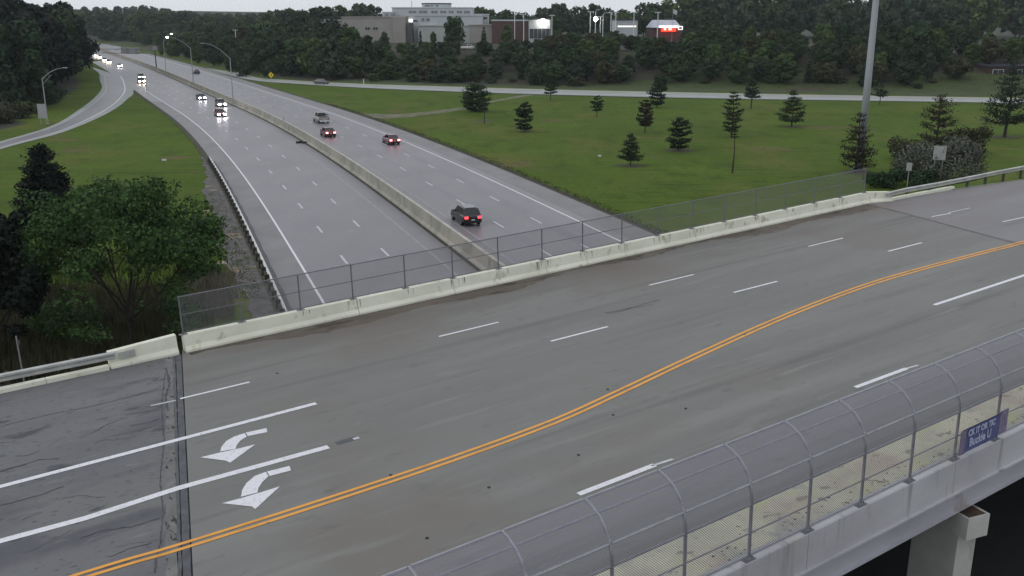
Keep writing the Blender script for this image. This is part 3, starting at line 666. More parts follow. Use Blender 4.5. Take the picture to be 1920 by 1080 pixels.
# ---- pier: cap beam and wall column on the highway median line
pr = empty('pier', 'light concrete bridge pier whose capped end sticks out below the sidewalk', 'pier', (13.74, 25.31, 0), math.radians(22.5))
PCZ = 4.85
MB().box(-.42, .42, 0, 26, PCZ - .71, PCZ - .05).build('pier_cap', M_soff, pr)
MB().box(-.42, -.36, 0, 26, PCZ - .05, PCZ).build('cap_lip', M_soff, pr); MB().box(.36, .42, 0, 26, PCZ - .05, PCZ).build('cap_lip', M_soff, pr); MB().box(-.36, .36, 0, .06, PCZ - .05, PCZ).build('cap_lip', M_soff, pr)
MB().box(-.36, .36, .061, 2.2, PCZ - .049, PCZ - .035).build('cap_top_shade', mat('cap_shade_brown', (.05, .03, .02), (.09, .05, .03), 3), pr)  # shade of the recessed cap top, painted as a dark brown sheet
for y0 in (.32, 8.5, 17): MB().box(-.37, .37, y0, y0 + 1.7, -.1, PCZ - .711).build('column', M_soff, pr)

# ---- curved mesh fence over the sidewalk
cf = empty('curved_pedestrian_fence', 'tall curved chain link fence arching over the bridge sidewalk', 'fence', mat=MB_)
CT = 13.38; CS0 = 16.15; CSP = 2.13
CP = [(CT, .30), (CT, 1.75), (CT + .02, 2.05), (CT + .10, 2.34), (CT + .23, 2.58), (CT + .42, 2.77), (CT + .66, 2.89), (CT + .90, 2.95)]
NP = [i for i in range(-7, 14)]
pm = MB().tube([(0, t, z) for t, z in CP], .042, 8).mesh('post')
bm = MB().box(-.17, .17, -.08, .08, .302, .325).mesh('base_plate')
bo = MB()
for dx in (-.12, .12): bo.tube([(dx, 0, .32), (dx, 0, .37)], .018, 6)
bom = bo.mesh('anchor_bolt')
ps = [CS0 + CSP * i for i in NP]
for s_ in ps:
    for me_, nm, m_ in ((pm, 'post', M_galv), (bm, 'base_plate', M_galvd), (bom, 'anchor_bolt', M_galvd)):
        o = link(me_, nm, m_, cf); o.location = (s_, 0 if nm == 'post' else CT, 0)
rails = [(CP[-1], .036, .05), ((CT + .49, 2.81), .033, .04), ((CT + .07, 2.28), .033, .0), ((CT, 1.78), .033, .0), ((CT, 1.02), .020, 0), ((CT, .42), .018, 0)]
for a, b in zip(ps[:-1], ps[1:]):
    for (t, z), r_, dz_ in rails: MB().tube([(a + .04, t, z), (b - .04, t, z)], r_, 6).build('rail', M_galv, cf)
    prof_ = [(t + .0, z) for t, z in CP]; prof_[0] = (CT, .40)
    uvmesh('wire_mesh', [(a, t - .045 if i < 3 else t - .02, z + (.0 if i < 3 else .035)) for i, (t, z) in enumerate(prof_)], [(b, t - .045 if i < 3 else t - .02, z + (.0 if i < 3 else .035)) for i, (t, z) in enumerate(prof_)], M_wire, cf, None)

# ---- banner tied to the curved fence
ban = empty('banner', 'blue buckle-up safety banner tied low on the curved fence at right', 'banner', mat=MB_)
b0 = deck(1797, 866, .30); s0_, s1_ = ps[0], ps[0]
ps_ = sorted(ps, key=lambda q: abs(q - 24.75)); s0_ = ps_[0]; s1_ = s0_ + CSP + .42
M_ban = mat('banner_blue', (.085, .095, .22), (.11, .12, .27), 2, rough=.7); M_band = mat('banner_hem', (.035, .03, .10), None); M_banp = mat('banner_fold', (.20, .17, .27), (.27, .23, .33), 5, rough=.8)
M_bt = mat('banner_letters', (.38, .41, .60), (.50, .53, .70), 6)
def cloth(s0, s1, z0, z1, m, name, t=CT - .10, amp=.015, n=16):
    mb = MB()
    for i in range(n + 1):
        s_ = s0 + (s1 - s0) * i / n; w_ = amp * math.sin(i * 1.7)
        mb.v += [(s_, t + w_, z0), (s_, t + w_, z1), (s_, t + w_ + .006, z0), (s_, t + w_ + .006, z1)]
    for i in range(n):
        b = 4 * i; mb.f += [(b, b+4, b+5, b+1), (b+2, b+3, b+7, b+6), (b+1, b+5, b+7, b+3), (b, b+2, b+6, b+4)]
    return mb.build(name, m, ban)
cloth(s0_ + .06, s0_ + .34, .42, 1.18, M_banp, 'fold'); cloth(s0_ + .345, s0_ + CSP - .06, .44, 1.20, M_ban, 'panel', amp=.004); cloth(s0_ + CSP - .055, s1_, .50, 1.25, M_banp, 'fold')
MB().box(s0_ + .1, s0_ + CSP, CT - .118, CT - .112, 1.185, 1.215).build('hem', M_band, ban)
def text(body, size, loc, name, m, parent, rot=(math.pi / 2, 0, 0), ext=.002, shear=0.0, sx=1.0):
    cu = bpy.data.curves.new('t', 'FONT'); cu.body = body; cu.size = size; cu.extrude = ext; cu.shear = shear; cu.resolution_u = 3; cu.offset = .012
    o = bpy.data.objects.new('t', cu); COL.objects.link(o); dg = bpy.context.evaluated_depsgraph_get()
    me = bpy.data.meshes.new_from_object(o.evaluated_get(dg)); bpy.data.objects.remove(o); bpy.data.curves.remove(cu)
    me.materials.clear(); me.materials.append(m); q = bpy.data.objects.new(name, me); COL.objects.link(q); q.parent = parent; q.location = loc; q.rotation_euler = rot; q.scale = (sx, 1, 1)
    return q
text('CK IT OR TIC', .27, (s0_ + .40, CT - .122, .94), 'lettering', M_bt, ban, sx=.86)
text('Buckle U', .36, (s0_ + .50, CT - .122, .60), 'lettering', M_bt, ban, sx=.86)

# ---- surfacing debris on the sidewalk
R = random.Random(21)
mb = MB()
for i in range(420):
    s_ = R.choice(ps) + R.gauss(.0, .5) if i < 260 else R.uniform(10, 38); t_ = 13.66 + abs(R.gauss(0, .10)) if i < 260 else 13.7 + abs(R.gauss(0, .4)); r_ = R.uniform(.01, .05)
    if t_ > 15.1: continue
    mb.poly([(s_ + r_ * R.uniform(.5, 1.6) * math.cos(a), t_ + r_ * R.uniform(.3, 1) * math.sin(a), .154) for a in np.arange(0, 6.28, 1.05)])
o = mb.build('leaf_litter', mat('litter', (.04, .035, .025), (.10, .085, .06), 5), sw); o['kind'] = 'stuff'
# ------------------------------------------------------------ vegetation meshes
def quads_mesh(name, C, N, S, rs, asp=1.0):
    """leaf faces: centres C, normals N, sizes S"""
    n = len(C); ref = rs.normal(size=(n, 3)); U = np.cross(N, ref); U /= np.linalg.norm(U, axis=1, keepdims=True) + 1e-9
    Wv = np.cross(N, U); Wv /= np.linalg.norm(Wv, axis=1, keepdims=True) + 1e-9
    S = S[:, None]; a = C + U * S; b = C + Wv * S * .5 * asp; c = C - U * S; d = C - Wv * S * .5 * asp
    V = np.stack([a, b, c, d], 1).reshape(-1, 3); me = bpy.data.meshes.new(name)
    me.vertices.add(4 * n); me.vertices.foreach_set('co', V.astype(np.float32).ravel())
    me.loops.add(4 * n); me.loops.foreach_set('vertex_index', np.arange(4 * n, dtype=np.int32))
    me.polygons.add(n); me.polygons.foreach_set('loop_start', np.arange(0, 4 * n, 4, dtype=np.int32)); me.update(calc_edges=True); return me
def lobes(rs, n, h0, h1, rx, top=.35):
    out = []
    for i in range(n):
        f = (i + .5) / n; z = h0 + (h1 - h0) * f
        prof = math.sin(math.pi * (0.12 + .80 * f)) ** .7
        a = i * 2.4 + rs.uniform(-.5, .5); r = rx * prof * rs.uniform(.35, .95)
        out.append((np.array([r * math.cos(a), r * math.sin(a), z]), rx * rs.uniform(.28, .48) * (.6 + .4 * prof)))
    return out
def crown_mesh(name, seed, n, h0, h1, rx, leaf, nl=18, flat=.75, extra=None):
    rs = np.random.RandomState(seed); L = extra or lobes(rs, nl, h0, h1, rx); Cs = []; Ns = []; Ss = []
    w = np.array([r ** 2 for _, r in L]); w /= w.sum()
    for (c, r), k in zip(L, (w * n).astype(int)):
        d = rs.normal(size=(k, 3)); d /= np.linalg.norm(d, axis=1, keepdims=True); rad = r * (rs.uniform(.45, 1.12, size=(k, 1)) ** .7)
        wob = 1 + .22 * np.sin(d[:, :1] * 7 + seed) * np.cos(d[:, 1:2] * 6)
        p = c + d * rad * wob * np.array([1, 1, flat]); nn = d + rs.normal(size=(k, 3)) * .6; nn /= np.linalg.norm(nn, axis=1, keepdims=True)
        Cs.append(p); Ns.append(nn); Ss.append(leaf * rs.uniform(.6, 1.3, size=k))
    return quads_mesh(name, np.concatenate(Cs), np.concatenate(Ns), np.concatenate(Ss), rs, 1.3)
def limb_tube(mb, rs, p, d, L, r, depth, tips, n=5):
    pts = [Vector(p)]; d = Vector(d).normalized(); q = Vector(p)
    for i in range(n):
        d = (d + Vector(rs.uniform(-.16, .16, 3)) + Vector((0, 0, .05))).normalized(); q = q + d * (L / n); pts.append(q.copy())
    mb.tube(pts, r, 6 if r > .05 else 4, r * .45)
    if depth == 0: tips.append(np.array(q)); tips.append(np.array(pts[-3])); return
    for k in range(3 if depth > 1 else 2):
        f = rs.uniform(.45, 1.0); i = min(int(f * n), n - 1); b = pts[i].lerp(pts[i+1], f * n - i) if i < n else pts[-1]
        nd = (d + Vector(rs.uniform(-.9, .9, 3))).normalized(); nd.z = abs(nd.z) * .6 + .08
        limb_tube(mb, rs, b, nd, L * rs.uniform(.5, .75), r * .5, depth - 1, tips, 4)
    tips.append(np.array(q))
def pine_parts(seed, h, w, whorls=9, gap=.08, density=1.0, droop=.0, ragged=.3, taper='cone', size=.22):
    """open young pine: trunk with branch whorls, needle tufts along each branch"""
    rs = np.random.RandomState(seed); tr = MB(); tr.tube([(0, 0, 0), (.02 * h, 0, .5 * h), (0, .01 * h, .97 * h)], .022 * h, 6, .006 * h)
    C, N, S = [], [], []
    for i in range(whorls):
        f = (i + rs.uniform(-.2, .2)) / (whorls - 1); f = min(max(f, 0), 1); z = h * (gap + (1 - gap) * f * .97)
        R_ = w / 2 * ((1 - f) ** .7 * .95 + .12) if taper == 'cone' else w / 2 * (math.sin(math.pi * (.18 + .78 * f)) ** .6)
        nb = max(4, int(7 * (1 - f * .4))); a0 = rs.uniform(0, 6.28)
        for k in range(nb):
            if rs.uniform() < ragged * .35: continue
            a = a0 + 6.283 * k / nb + rs.uniform(-.3, .3); Lb = R_ * rs.uniform(1 - ragged, 1.08); up = rs.uniform(.12, .42) - droop
            p0 = np.array([0, 0, z]); dv = np.array([math.cos(a), math.sin(a), up]); tr.tube([p0, p0 + dv * Lb * .55, p0 + dv * Lb + np.array([0, 0, .05 * Lb])], .006 * h, 3, .002 * h)
            nt = max(3, int(11 * density * Lb / (w * .4)))
            for q in range(nt):
                g = .22 + .8 * (q + rs.uniform(0, 1)) / nt; c = p0 + dv * Lb * g
                m_ = 8; cc = c + rs.normal(size=(m_, 3)) * np.array([.055, .055, .030]) * w * (.5 + .5 * g); C.append(cc)
                nn = rs.normal(size=(m_, 3)) + np.array([0, 0, .9]); nn /= np.linalg.norm(nn, axis=1, keepdims=True); N.append(nn); S.append(size * .72 * rs.uniform(.5, 1.2, m_))
    cr_ = quads_mesh('crown', np.concatenate(C), np.concatenate(N), np.concatenate(S), rs, .9)
    return tr.mesh('trunk'), cr_

L_dark = leaf_mat('foliage_dark', (.014, .028, .016), (.025, .050, .024), (.046, .080, .030))
L_mid = leaf_mat('foliage_mid', (.022, .046, .019), (.042, .082, .026), (.085, .125, .036))
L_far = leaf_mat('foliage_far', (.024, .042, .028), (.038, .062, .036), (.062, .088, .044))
L_blk = leaf_mat('foliage_deep', (.004, .007, .0055), (.007, .012, .009), (.013, .021, .013))
L_brn = leaf_mat('foliage_brown', (.026, .032, .015), (.044, .050, .022), (.075, .076, .034))
L_near = leaf_mat('foliage_near', (.013, .032, .013), (.025, .058, .020), (.052, .105, .028))
L_pine = leaf_mat('needles', (.010, .020, .012), (.018, .034, .018), (.034, .055, .026))
L_pineg = leaf_mat('needles_light', (.018, .032, .015), (.034, .056, .024), (.056, .082, .032))
L_rust = leaf_mat('needles_rusty', (.016, .017, .010), (.028, .028, .016), (.05, .044, .022))
L_grey = leaf_mat('foliage_greygreen', (.065, .072, .058), (.10, .108, .088), (.16, .165, .14))
for k_, m_ in ((L_grey, 0),): pass

TV = {}; SGN = hit(509, 153)
def forest_variant(key, seed, h, rx, leafm, n=1500, leaf=.55, conif=False):
    if conif: tm, cm = pine_parts(seed, h, rx * 2, 13, .08, 1.0, .1, .2, 'cone', .6)
    else:
        t_ = MB(); t_.tube([(0, 0, 0), (.15, .1, h * .35), (.0, .2, h * .8)], .24, 6, .08)
        rs = np.random.RandomState(seed)
        for q in range(4): a = q * 1.7 + seed; t_.tube([(.1, .1, h * (.3 + .1 * q)), (rx * .6 * math.cos(a), rx * .6 * math.sin(a), h * (.55 + .1 * q))], .10, 4, .04)
        tm = t_.mesh('trunk'); cm = crown_mesh('crown', seed, n, h * .14, h * .86, rx, leaf, 20)
    tm.materials.append(M_bark); cm.materials.append(leafm); TV[key] = (tm, cm, h, rx)
VK = []
for i in range(7): forest_variant('m%d' % i, 10 + i, 12, [4.2, 3.6, 4.8, 3.2, 4.4, 3.9, 5.0][i], [L_dark, L_mid, L_dark, L_far, L_dark, L_mid, L_brn][i], 2600, .42)
for i in range(2): forest_variant('c%d' % i, 40 + i, 12, 2.4, L_dark, conif=True)
for i in range(4): forest_variant('b%d' % i, 60 + i, 18, [6.0, 5.0, 6.8, 5.6][i], [L_blk, L_blk, L_dark, L_blk][i], 3200, .55)
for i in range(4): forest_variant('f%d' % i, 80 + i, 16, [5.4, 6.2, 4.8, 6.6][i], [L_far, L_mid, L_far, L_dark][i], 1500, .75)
for i in range(3): forest_variant('s%d' % i, 95 + i, 4, [2.8, 3.3, 2.5][i], [L_dark, L_brn, L_mid][i], 700, .35)
RT = random.Random(77); NT = 0
def plant(x, y, key, h, name, label, group, wide=1.0, cat='tree', z=None):
    global NT
    if math.hypot(x - SGN[0], y - SGN[1]) < 9: return None
    tm, cm, h0, rx = TV[key]; s = h / h0; NT += 1
    r = empty(name, label, cat, (x, y, (tz(x, y) if z is None else z) - .1), RT.uniform(0, 6.28), group); r.scale = (s * wide, s * wide, s)
    link(tm, 'trunk', None, r); link(cm, 'crown', None, r); return r
def ypx(x, y, z):
    """image row of the photo of a world point"""
    f = y * math.cos(PITCH) - (z - H) * math.sin(PITCH); u = y * math.sin(PITCH) + (z - H) * math.cos(PITCH)
    return 540 - F * u / f
def xpx(x, y, z):
    f = y * math.cos(PITCH) - (z - H) * math.sin(PITCH); return 960 + F * x / f
def top_for(x, y, ytop):
    """world height of the top that reaches photo row ytop at ground point (x, y)"""
    return at(960, ytop, y)[2]
SKY1 = [(440, 48), (480, 44), (520, 36), (590, 44), (600, 58), (625, 46), (665, 52), (680, 64), (700, 70), (760, 78), (820, 76), (870, 84), (900, 80), (940, 74), (1000, 76), (1040, 66), (1070, 56), (1100, 62), (1130, 58), (1160, 56), (1200, 62), (1240, 66), (1280, 60), (1300, 45), (1320, 40), (1400, 42), (1500, 50), (1600, 35), (1700, 32), (1790, 45), (1830, 60), (1920, 60), (2100, 50)]
def sky1(px): return np.interp(px, [a for a, b in SKY1], [b for a, b in SKY1])
ZONES = [(560, 'left of the pale office building'), (960, 'below the pale office building'), (1060, 'below the red brick store'), (1300, 'below the shops and the lit red sign'), (1600, 'left of the tall grey mast'), (3000, 'right of the tall grey mast')]
ROWN = ['front row', 'second row', 'middle row', 'upper row', 'upper row', 'hilltop row', 'hilltop row']
rows = [(17, .40, 6.4), (25, .52, 6.6), (34, .66, 7.2), (44, .80, 7.6), (55, .92, 8.0), (67, 1.0, 7.6), (79, 1.0, 7.2)]
for ri, (db, fr, stp) in enumerate(rows):
    x = -84.0 - ri * 6
    while x < 215:
        xx = x + RT.uniform(-2, 2); x += stp * RT.uniform(.85, 1.1)
        yb = float(np.interp(xx, XS, YS)) if xx > XS[0] else 300 - (xx - XS[0]) * 2.0
        yy = yb + db + RT.uniform(-3, 3) + (10 * float(smoothstep((xx - 10) / 40)) if ri < 3 else 5 * float(smoothstep((xx - 10) / 40)))
        o_ = float(offs_hwy(xx, yy)); px = xpx(xx, yy, 8)
        if o_ < OR + 13: continue
        z = tz(xx, yy); yt = sky1(px); full = top_for(xx, yy, yt)
        bare = math.sin(px * .021 + 1.0) + .6 * math.sin(px * .047)      # open places in the front rows
        if ri == 0 and bare > .55 and px < 1250: continue
        if ri == 1 and bare > 1.0 and px < 1250: continue
        if ri == 0 and px > 1750: continue
        if px > 1800 and ri < 3: continue
        if ri == 6 and not 955 < px < 1340: continue
        hh = max((full - z) * fr, 5.0) * RT.uniform(.88, 1.18); hh = min(hh, max(3.2, (full - z) * 1.06 + RT.uniform(-.9, .8)))
        if hh < 2.5: continue
        key = RT.choice(['m0', 'm1', 'm2', 'm3', 'm4', 'm5', 'm0', 'm2', 'm4', 'm6', 'c0'])
        zn = next(b for a, b in ZONES if px < a); lab = '%s, %s of hillside wood, %s' % ('dark conifer' if key[0] == 'c' else ('brownish leafy tree' if key == 'm6' else 'dark leafy tree'), ROWN[ri], zn)
        wd = min(1.7, max(1.0, 9.5 / hh)) if key[0] != 'c' else 1.0
        plant(xx, yy, key, hh, 'conifer' if key[0] == 'c' else 'leafy_tree', lab, lab, wd)
n_h = NT
# single trees standing out in front of the office
def solo(px, py, Y, key, h, name, label, wide=1.0):
    p = at(px, py, Y); return plant(p[0], Y, key, h, name, label, None, wide)
def solo_top(px, ytop, Y, key, name, label, wide=1.0):
    p = at(px, ytop, Y); z = tz(p[0], Y); return plant(p[0], Y, key, p[2] - z, name, label, None, wide)
solo_top(851, 24, 352, 'm0', 'leafy_tree', 'big round dark tree standing in front of the pale office building', 1.0)
solo_top(907, 50, 352, 'c0', 'conifer', 'small dark conifer before the beige right wing of the office', .8)
solo_top(788, 57, 350, 'c1', 'conifer', 'narrow pointed conifer below the office windows', .6)
solo_top(812, 56, 356, 'm1', 'leafy_tree', 'low rounded tree right of the narrow conifer below the office', .8)
solo_top(720, 55, 352, 'm3', 'leafy_tree', 'rounded tree against the lower left wall of the office wing', .9)
solo_top(655, 42, 345, 'm5', 'leafy_tree', 'broad green tree overlapping the left end of the office wing', .9)
solo_top(950, 72, 338, 'm6', 'leafy_tree', 'brownish tree beside the white parked pickup', .7)
solo_top(950, 41, 398, 'm5', 'leafy_tree', 'green tree in front of the left end of the brick building', .8)
solo_top(1046, 52, 398, 'm1', 'leafy_tree', 'rounded tree at the right corner of the brick building', 1.0)
# background woods behind the buildings
SKY2 = [(-60, 18), (240, 38), (300, 34), (330, 28), (360, 22), (400, 27), (440, 28), (480, 20), (520, 14), (560, 12), (600, 6), (700, -2), (738, 6), (745, 14), (790, 18), (840, 15), (880, 8), (920, 7), (950, 14), (990, 12), (1020, 10), (1050, 0), (1120, 0), (1150, 6), (1170, 6), (1200, -3), (1240, -2), (1260, -16), (1400, -36), (1700, -50), (1920, -30), (2100, -30)]
def sky2(px): return np.interp(px, [a for a, b in SKY2], [b for a, b in SKY2])
BL = 'tall tree of the far wood line'
ZB = [(740, 'left of the office roof'), (960, 'behind the office'), (1150, 'behind the brick store'), (1300, 'behind the low shops'), (3000, 'above the hillside wood at right')]
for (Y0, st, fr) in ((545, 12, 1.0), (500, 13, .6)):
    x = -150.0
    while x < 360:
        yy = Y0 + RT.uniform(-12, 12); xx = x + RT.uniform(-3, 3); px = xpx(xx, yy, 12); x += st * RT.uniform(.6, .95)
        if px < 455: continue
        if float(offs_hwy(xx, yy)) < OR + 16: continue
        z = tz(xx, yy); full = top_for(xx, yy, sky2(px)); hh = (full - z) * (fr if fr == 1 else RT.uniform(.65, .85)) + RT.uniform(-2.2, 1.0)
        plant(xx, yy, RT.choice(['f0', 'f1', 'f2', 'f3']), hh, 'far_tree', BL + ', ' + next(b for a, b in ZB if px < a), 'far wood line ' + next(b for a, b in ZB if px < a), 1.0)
# woods along the right side of the distant highway
RL = 'dark roadside tree right of the distant highway'
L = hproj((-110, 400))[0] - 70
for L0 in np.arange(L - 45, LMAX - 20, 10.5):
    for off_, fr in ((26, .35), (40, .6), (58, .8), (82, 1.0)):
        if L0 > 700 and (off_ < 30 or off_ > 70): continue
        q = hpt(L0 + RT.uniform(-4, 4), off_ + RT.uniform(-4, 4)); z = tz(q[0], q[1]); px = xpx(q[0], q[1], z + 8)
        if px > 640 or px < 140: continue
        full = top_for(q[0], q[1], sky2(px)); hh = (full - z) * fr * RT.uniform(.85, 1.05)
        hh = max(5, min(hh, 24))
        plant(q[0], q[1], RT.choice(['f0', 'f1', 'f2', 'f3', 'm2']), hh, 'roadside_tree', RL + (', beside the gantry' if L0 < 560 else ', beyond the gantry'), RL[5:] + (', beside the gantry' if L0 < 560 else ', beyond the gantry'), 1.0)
# dark wood on the left, behind the entrance ramp
LL = 'tall black-green tree of the dark wood left of the entrance ramp'
for (y, xl) in [(y, float(np.interp(y, LXY[:, 1], LXY[:, 0]))) for y in np.arange(132, 620, 10.5)]:
    for off_ in (11, 21, 33, 48, 66):
        if off_ > 45 and y < 175: continue
        xx = xl - off_ + RT.uniform(-2, 2) - (3 if y < 260 else 0); yy = y + RT.uniform(-4, 4)
        px = xpx(xx, yy, 10)
        if px < -60 : continue
        if off_ < 14 and y < 205: continue
        plant(xx, yy, RT.choice(['b0', 'b1', 'b2', 'b3']), RT.uniform(19, 26) if y < 360 else RT.uniform(16, 20), 'dark_tree', LL + (', near the street lamp' if y < 260 else ', beyond the ramp curve'), 'dark wood left of the entrance ramp' + (', near part' if y < 260 else ', far part'), 1.0)
print('TREES', n_h, NT)
# woods closing the view at the far end of the highway
k_ = 0
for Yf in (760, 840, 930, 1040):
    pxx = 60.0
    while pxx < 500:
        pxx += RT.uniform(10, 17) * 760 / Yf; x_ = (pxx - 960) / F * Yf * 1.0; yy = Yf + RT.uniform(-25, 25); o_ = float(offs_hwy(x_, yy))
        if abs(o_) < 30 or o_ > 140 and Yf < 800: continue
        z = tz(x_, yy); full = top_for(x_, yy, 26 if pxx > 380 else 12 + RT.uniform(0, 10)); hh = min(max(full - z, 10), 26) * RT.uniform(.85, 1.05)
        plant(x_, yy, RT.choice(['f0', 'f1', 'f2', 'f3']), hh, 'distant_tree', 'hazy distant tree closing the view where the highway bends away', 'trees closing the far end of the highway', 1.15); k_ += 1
print('FAR', k_)
# scrub in front of the left wood
for i in range(26):
    y = 122 + i * 4.4; xl = float(np.interp(y, LXY[:, 1], LXY[:, 0])); plant(xl - 8 - RT.uniform(0, 5), y, RT.choice(['s0', 's1', 's2']), RT.uniform(1.6, 3.4), 'shrub', 'low dark shrub at the edge of the wood beside the entrance ramp', 'shrubs at the edge of the left wood', 1.2, 'shrub')
for i in range(30):
    x = -60 + i * 6.0; y = float(np.interp(x, XS, YS)) + 15 + RT.uniform(-2, 7) + (8 if x > 40 else 0)
    if RT.random() < .35: continue
    plant(x, y, RT.choice(['s0', 's1', 's1', 's2']), RT.uniform(1.2, 2.8), 'shrub', 'low brownish shrub at the foot of the wooded hillside', 'shrubs at the foot of the hillside', 1.3, 'shrub')

# ------------------------------------------------------------ young trees of the infield
def pine_at(px, py, hpx, wpx, seed, label, leafm=L_pine, name='young_pine', z=0.0, **kw):
    x, y = gnd(px, py, z); k = math.hypot(x, y) / F * 1.0; h = hpx * k * 1.04; w = wpx * k
    tm, cm = pine_parts(seed, h, w, **kw); tm.materials.append(M_bark); cm.materials.append(leafm)
    r = empty(name, label, 'tree', (x, y, z - .05)); link(tm, 'trunk', None, r); link(cm, 'crown', None, r); return r
pine_at(892, 209, 46, 52, 1, 'broad bushy pine at the end of the worn track on the infield', L_dark, taper='round', density=1.9, gap=.04, whorls=9, size=.35, ragged=.15)
pine_at(908, 231, 45, 14, 2, 'thin sapling just in front of the broad bushy pine', L_pine, name='sapling', density=.5, gap=.55, whorls=5, size=.2)
pine_at(984, 246, 50, 36, 3, 'rounded young pine on the left of the infield, alone', L_pine, taper='round', density=1.5, whorls=8, size=.30)
pine_at(1032, 187, 34, 30, 4, 'small flat-topped pine at the near edge of the ramp', L_pine, taper='round', density=.9, gap=.3, whorls=6, size=.3)
pine_at(1119, 219, 36, 26, 5, 'small sparse pine right of the flat-topped one', L_pine, taper='round', density=.7, gap=.3, whorls=6, size=.24)
pine_at(1232, 201, 43, 34, 6, 'dense dark pine close to the ramp near the infield centre', L_pine, taper='round', density=1.6, whorls=8, size=.32)
pine_at(1209, 248, 56, 34, 7, 'slim rusty pine in front of the dense dark one', L_rust, taper='round', density=1.2, gap=.22, whorls=9, size=.26)
pine_at(1182, 310, 57, 46, 8, 'spreading green pine nearest the highway on the infield', L_pineg, density=1.3, gap=.16, whorls=9, size=.22)
pine_at(1272, 282, 56, 50, 9, 'wide round pine between the spreading one and the mast', L_pine, taper='round', density=1.5, gap=.08, whorls=9, size=.24)
pine_at(1371, 257, 78, 38, 10, 'tall slender pine with a sapling before it', L_pineg, taper='round', density=1.1, gap=.12, whorls=11, size=.22)
pine_at(1373, 324, 78, 14, 11, 'bare thin sapling standing before the tall slender pine', L_pine, name='sapling', density=.3, gap=.80, whorls=4, size=.12)
pine_at(1408, 203, 60, 30, 12, 'upright pine breaking the line of the ramp', L_pine, density=1.1, gap=.3, whorls=9, size=.28)
pine_at(1484, 237, 62, 50, 13, 'full cone-shaped pine left of the tall mast', L_pineg, density=1.5, gap=.12, whorls=9, size=.26)
pine_at(1649, 196, 34, 30, 14, 'thin wind-swept pine behind the tall mast', L_pine, density=.6, gap=.4, whorls=5, size=.3)
pine_at(1603, 322, 98, 78, 15, 'ragged dark pine at the right end of the mesh fence', L_rust, density=1.2, gap=.05, whorls=10, ragged=.5, size=.22)
pine_at(1883, 257, 118, 84, 16, 'tall ragged pine near the right edge of the photo', L_pine, density=1.2, gap=.17, whorls=12, ragged=.4, size=.30)
pine_at(1752, 286, 95, 86, 17, 'dark pine rising behind the grey-green bushes', L_rust, density=1.5, gap=.03, whorls=10, ragged=.3, size=.26)
def bush(px, py, wpx, hpx, seed, label, leafm, n=5000, leaf=.13, z=None, nl=14, name='bush'):
    x, y = hit(px, py); zt = tz(x, y)
    k = math.hypot(x, y) / F; w = wpx * k / 2; h = hpx * k
    rs = np.random.RandomState(seed); L_ = []
    for i in range(nl):
        a = rs.uniform(0, 6.28); r = w * .72 * math.sqrt(rs.uniform()); f = rs.uniform(.25, .80) * (1 - .35 * (r / w)); L_.append((np.array([r * math.cos(a), r * .7 * math.sin(a), h * f]), h * rs.uniform(.20, .32)))
    cm = crown_mesh('foliage', seed, n, 0, h, w, leaf, extra=L_, flat=.9); cm.materials.append(leafm)
    t_ = MB()
    for i in range(7): a = i * .9; t_.tube([(0.1 * i, 0, 0), (w * .3 * math.cos(a), w * .3 * math.sin(a), h * .4), (w * .5 * math.cos(a), w * .5 * math.sin(a), h * .7)], .05, 4, .02)
    r = empty(name, label, 'bush', (x, y, zt - .1)); link(cm, 'foliage', None, r); t_.build('stems', M_bark, r); return r
bush(1752, 338, 190, 92, 1, 'big grey-green bush behind the two-legged sign', L_grey, 9000, .16, nl=22)
bush(1812, 290, 92, 62, 2, 'brownish bush right of the dark pine behind the big bush', L_brn, 4000, .2)
bush(1700, 300, 62, 48, 3, 'loose green-brown bush left of the dark pine', L_brn, 2500, .18)
bush(1652, 352, 62, 36, 4, 'low dark bush at the end of the parapet', L_near, 3000, .13)
bush(1712, 350, 120, 40, 6, 'dark low bush directly behind the right guardrail', L_dark, 4000, .13)

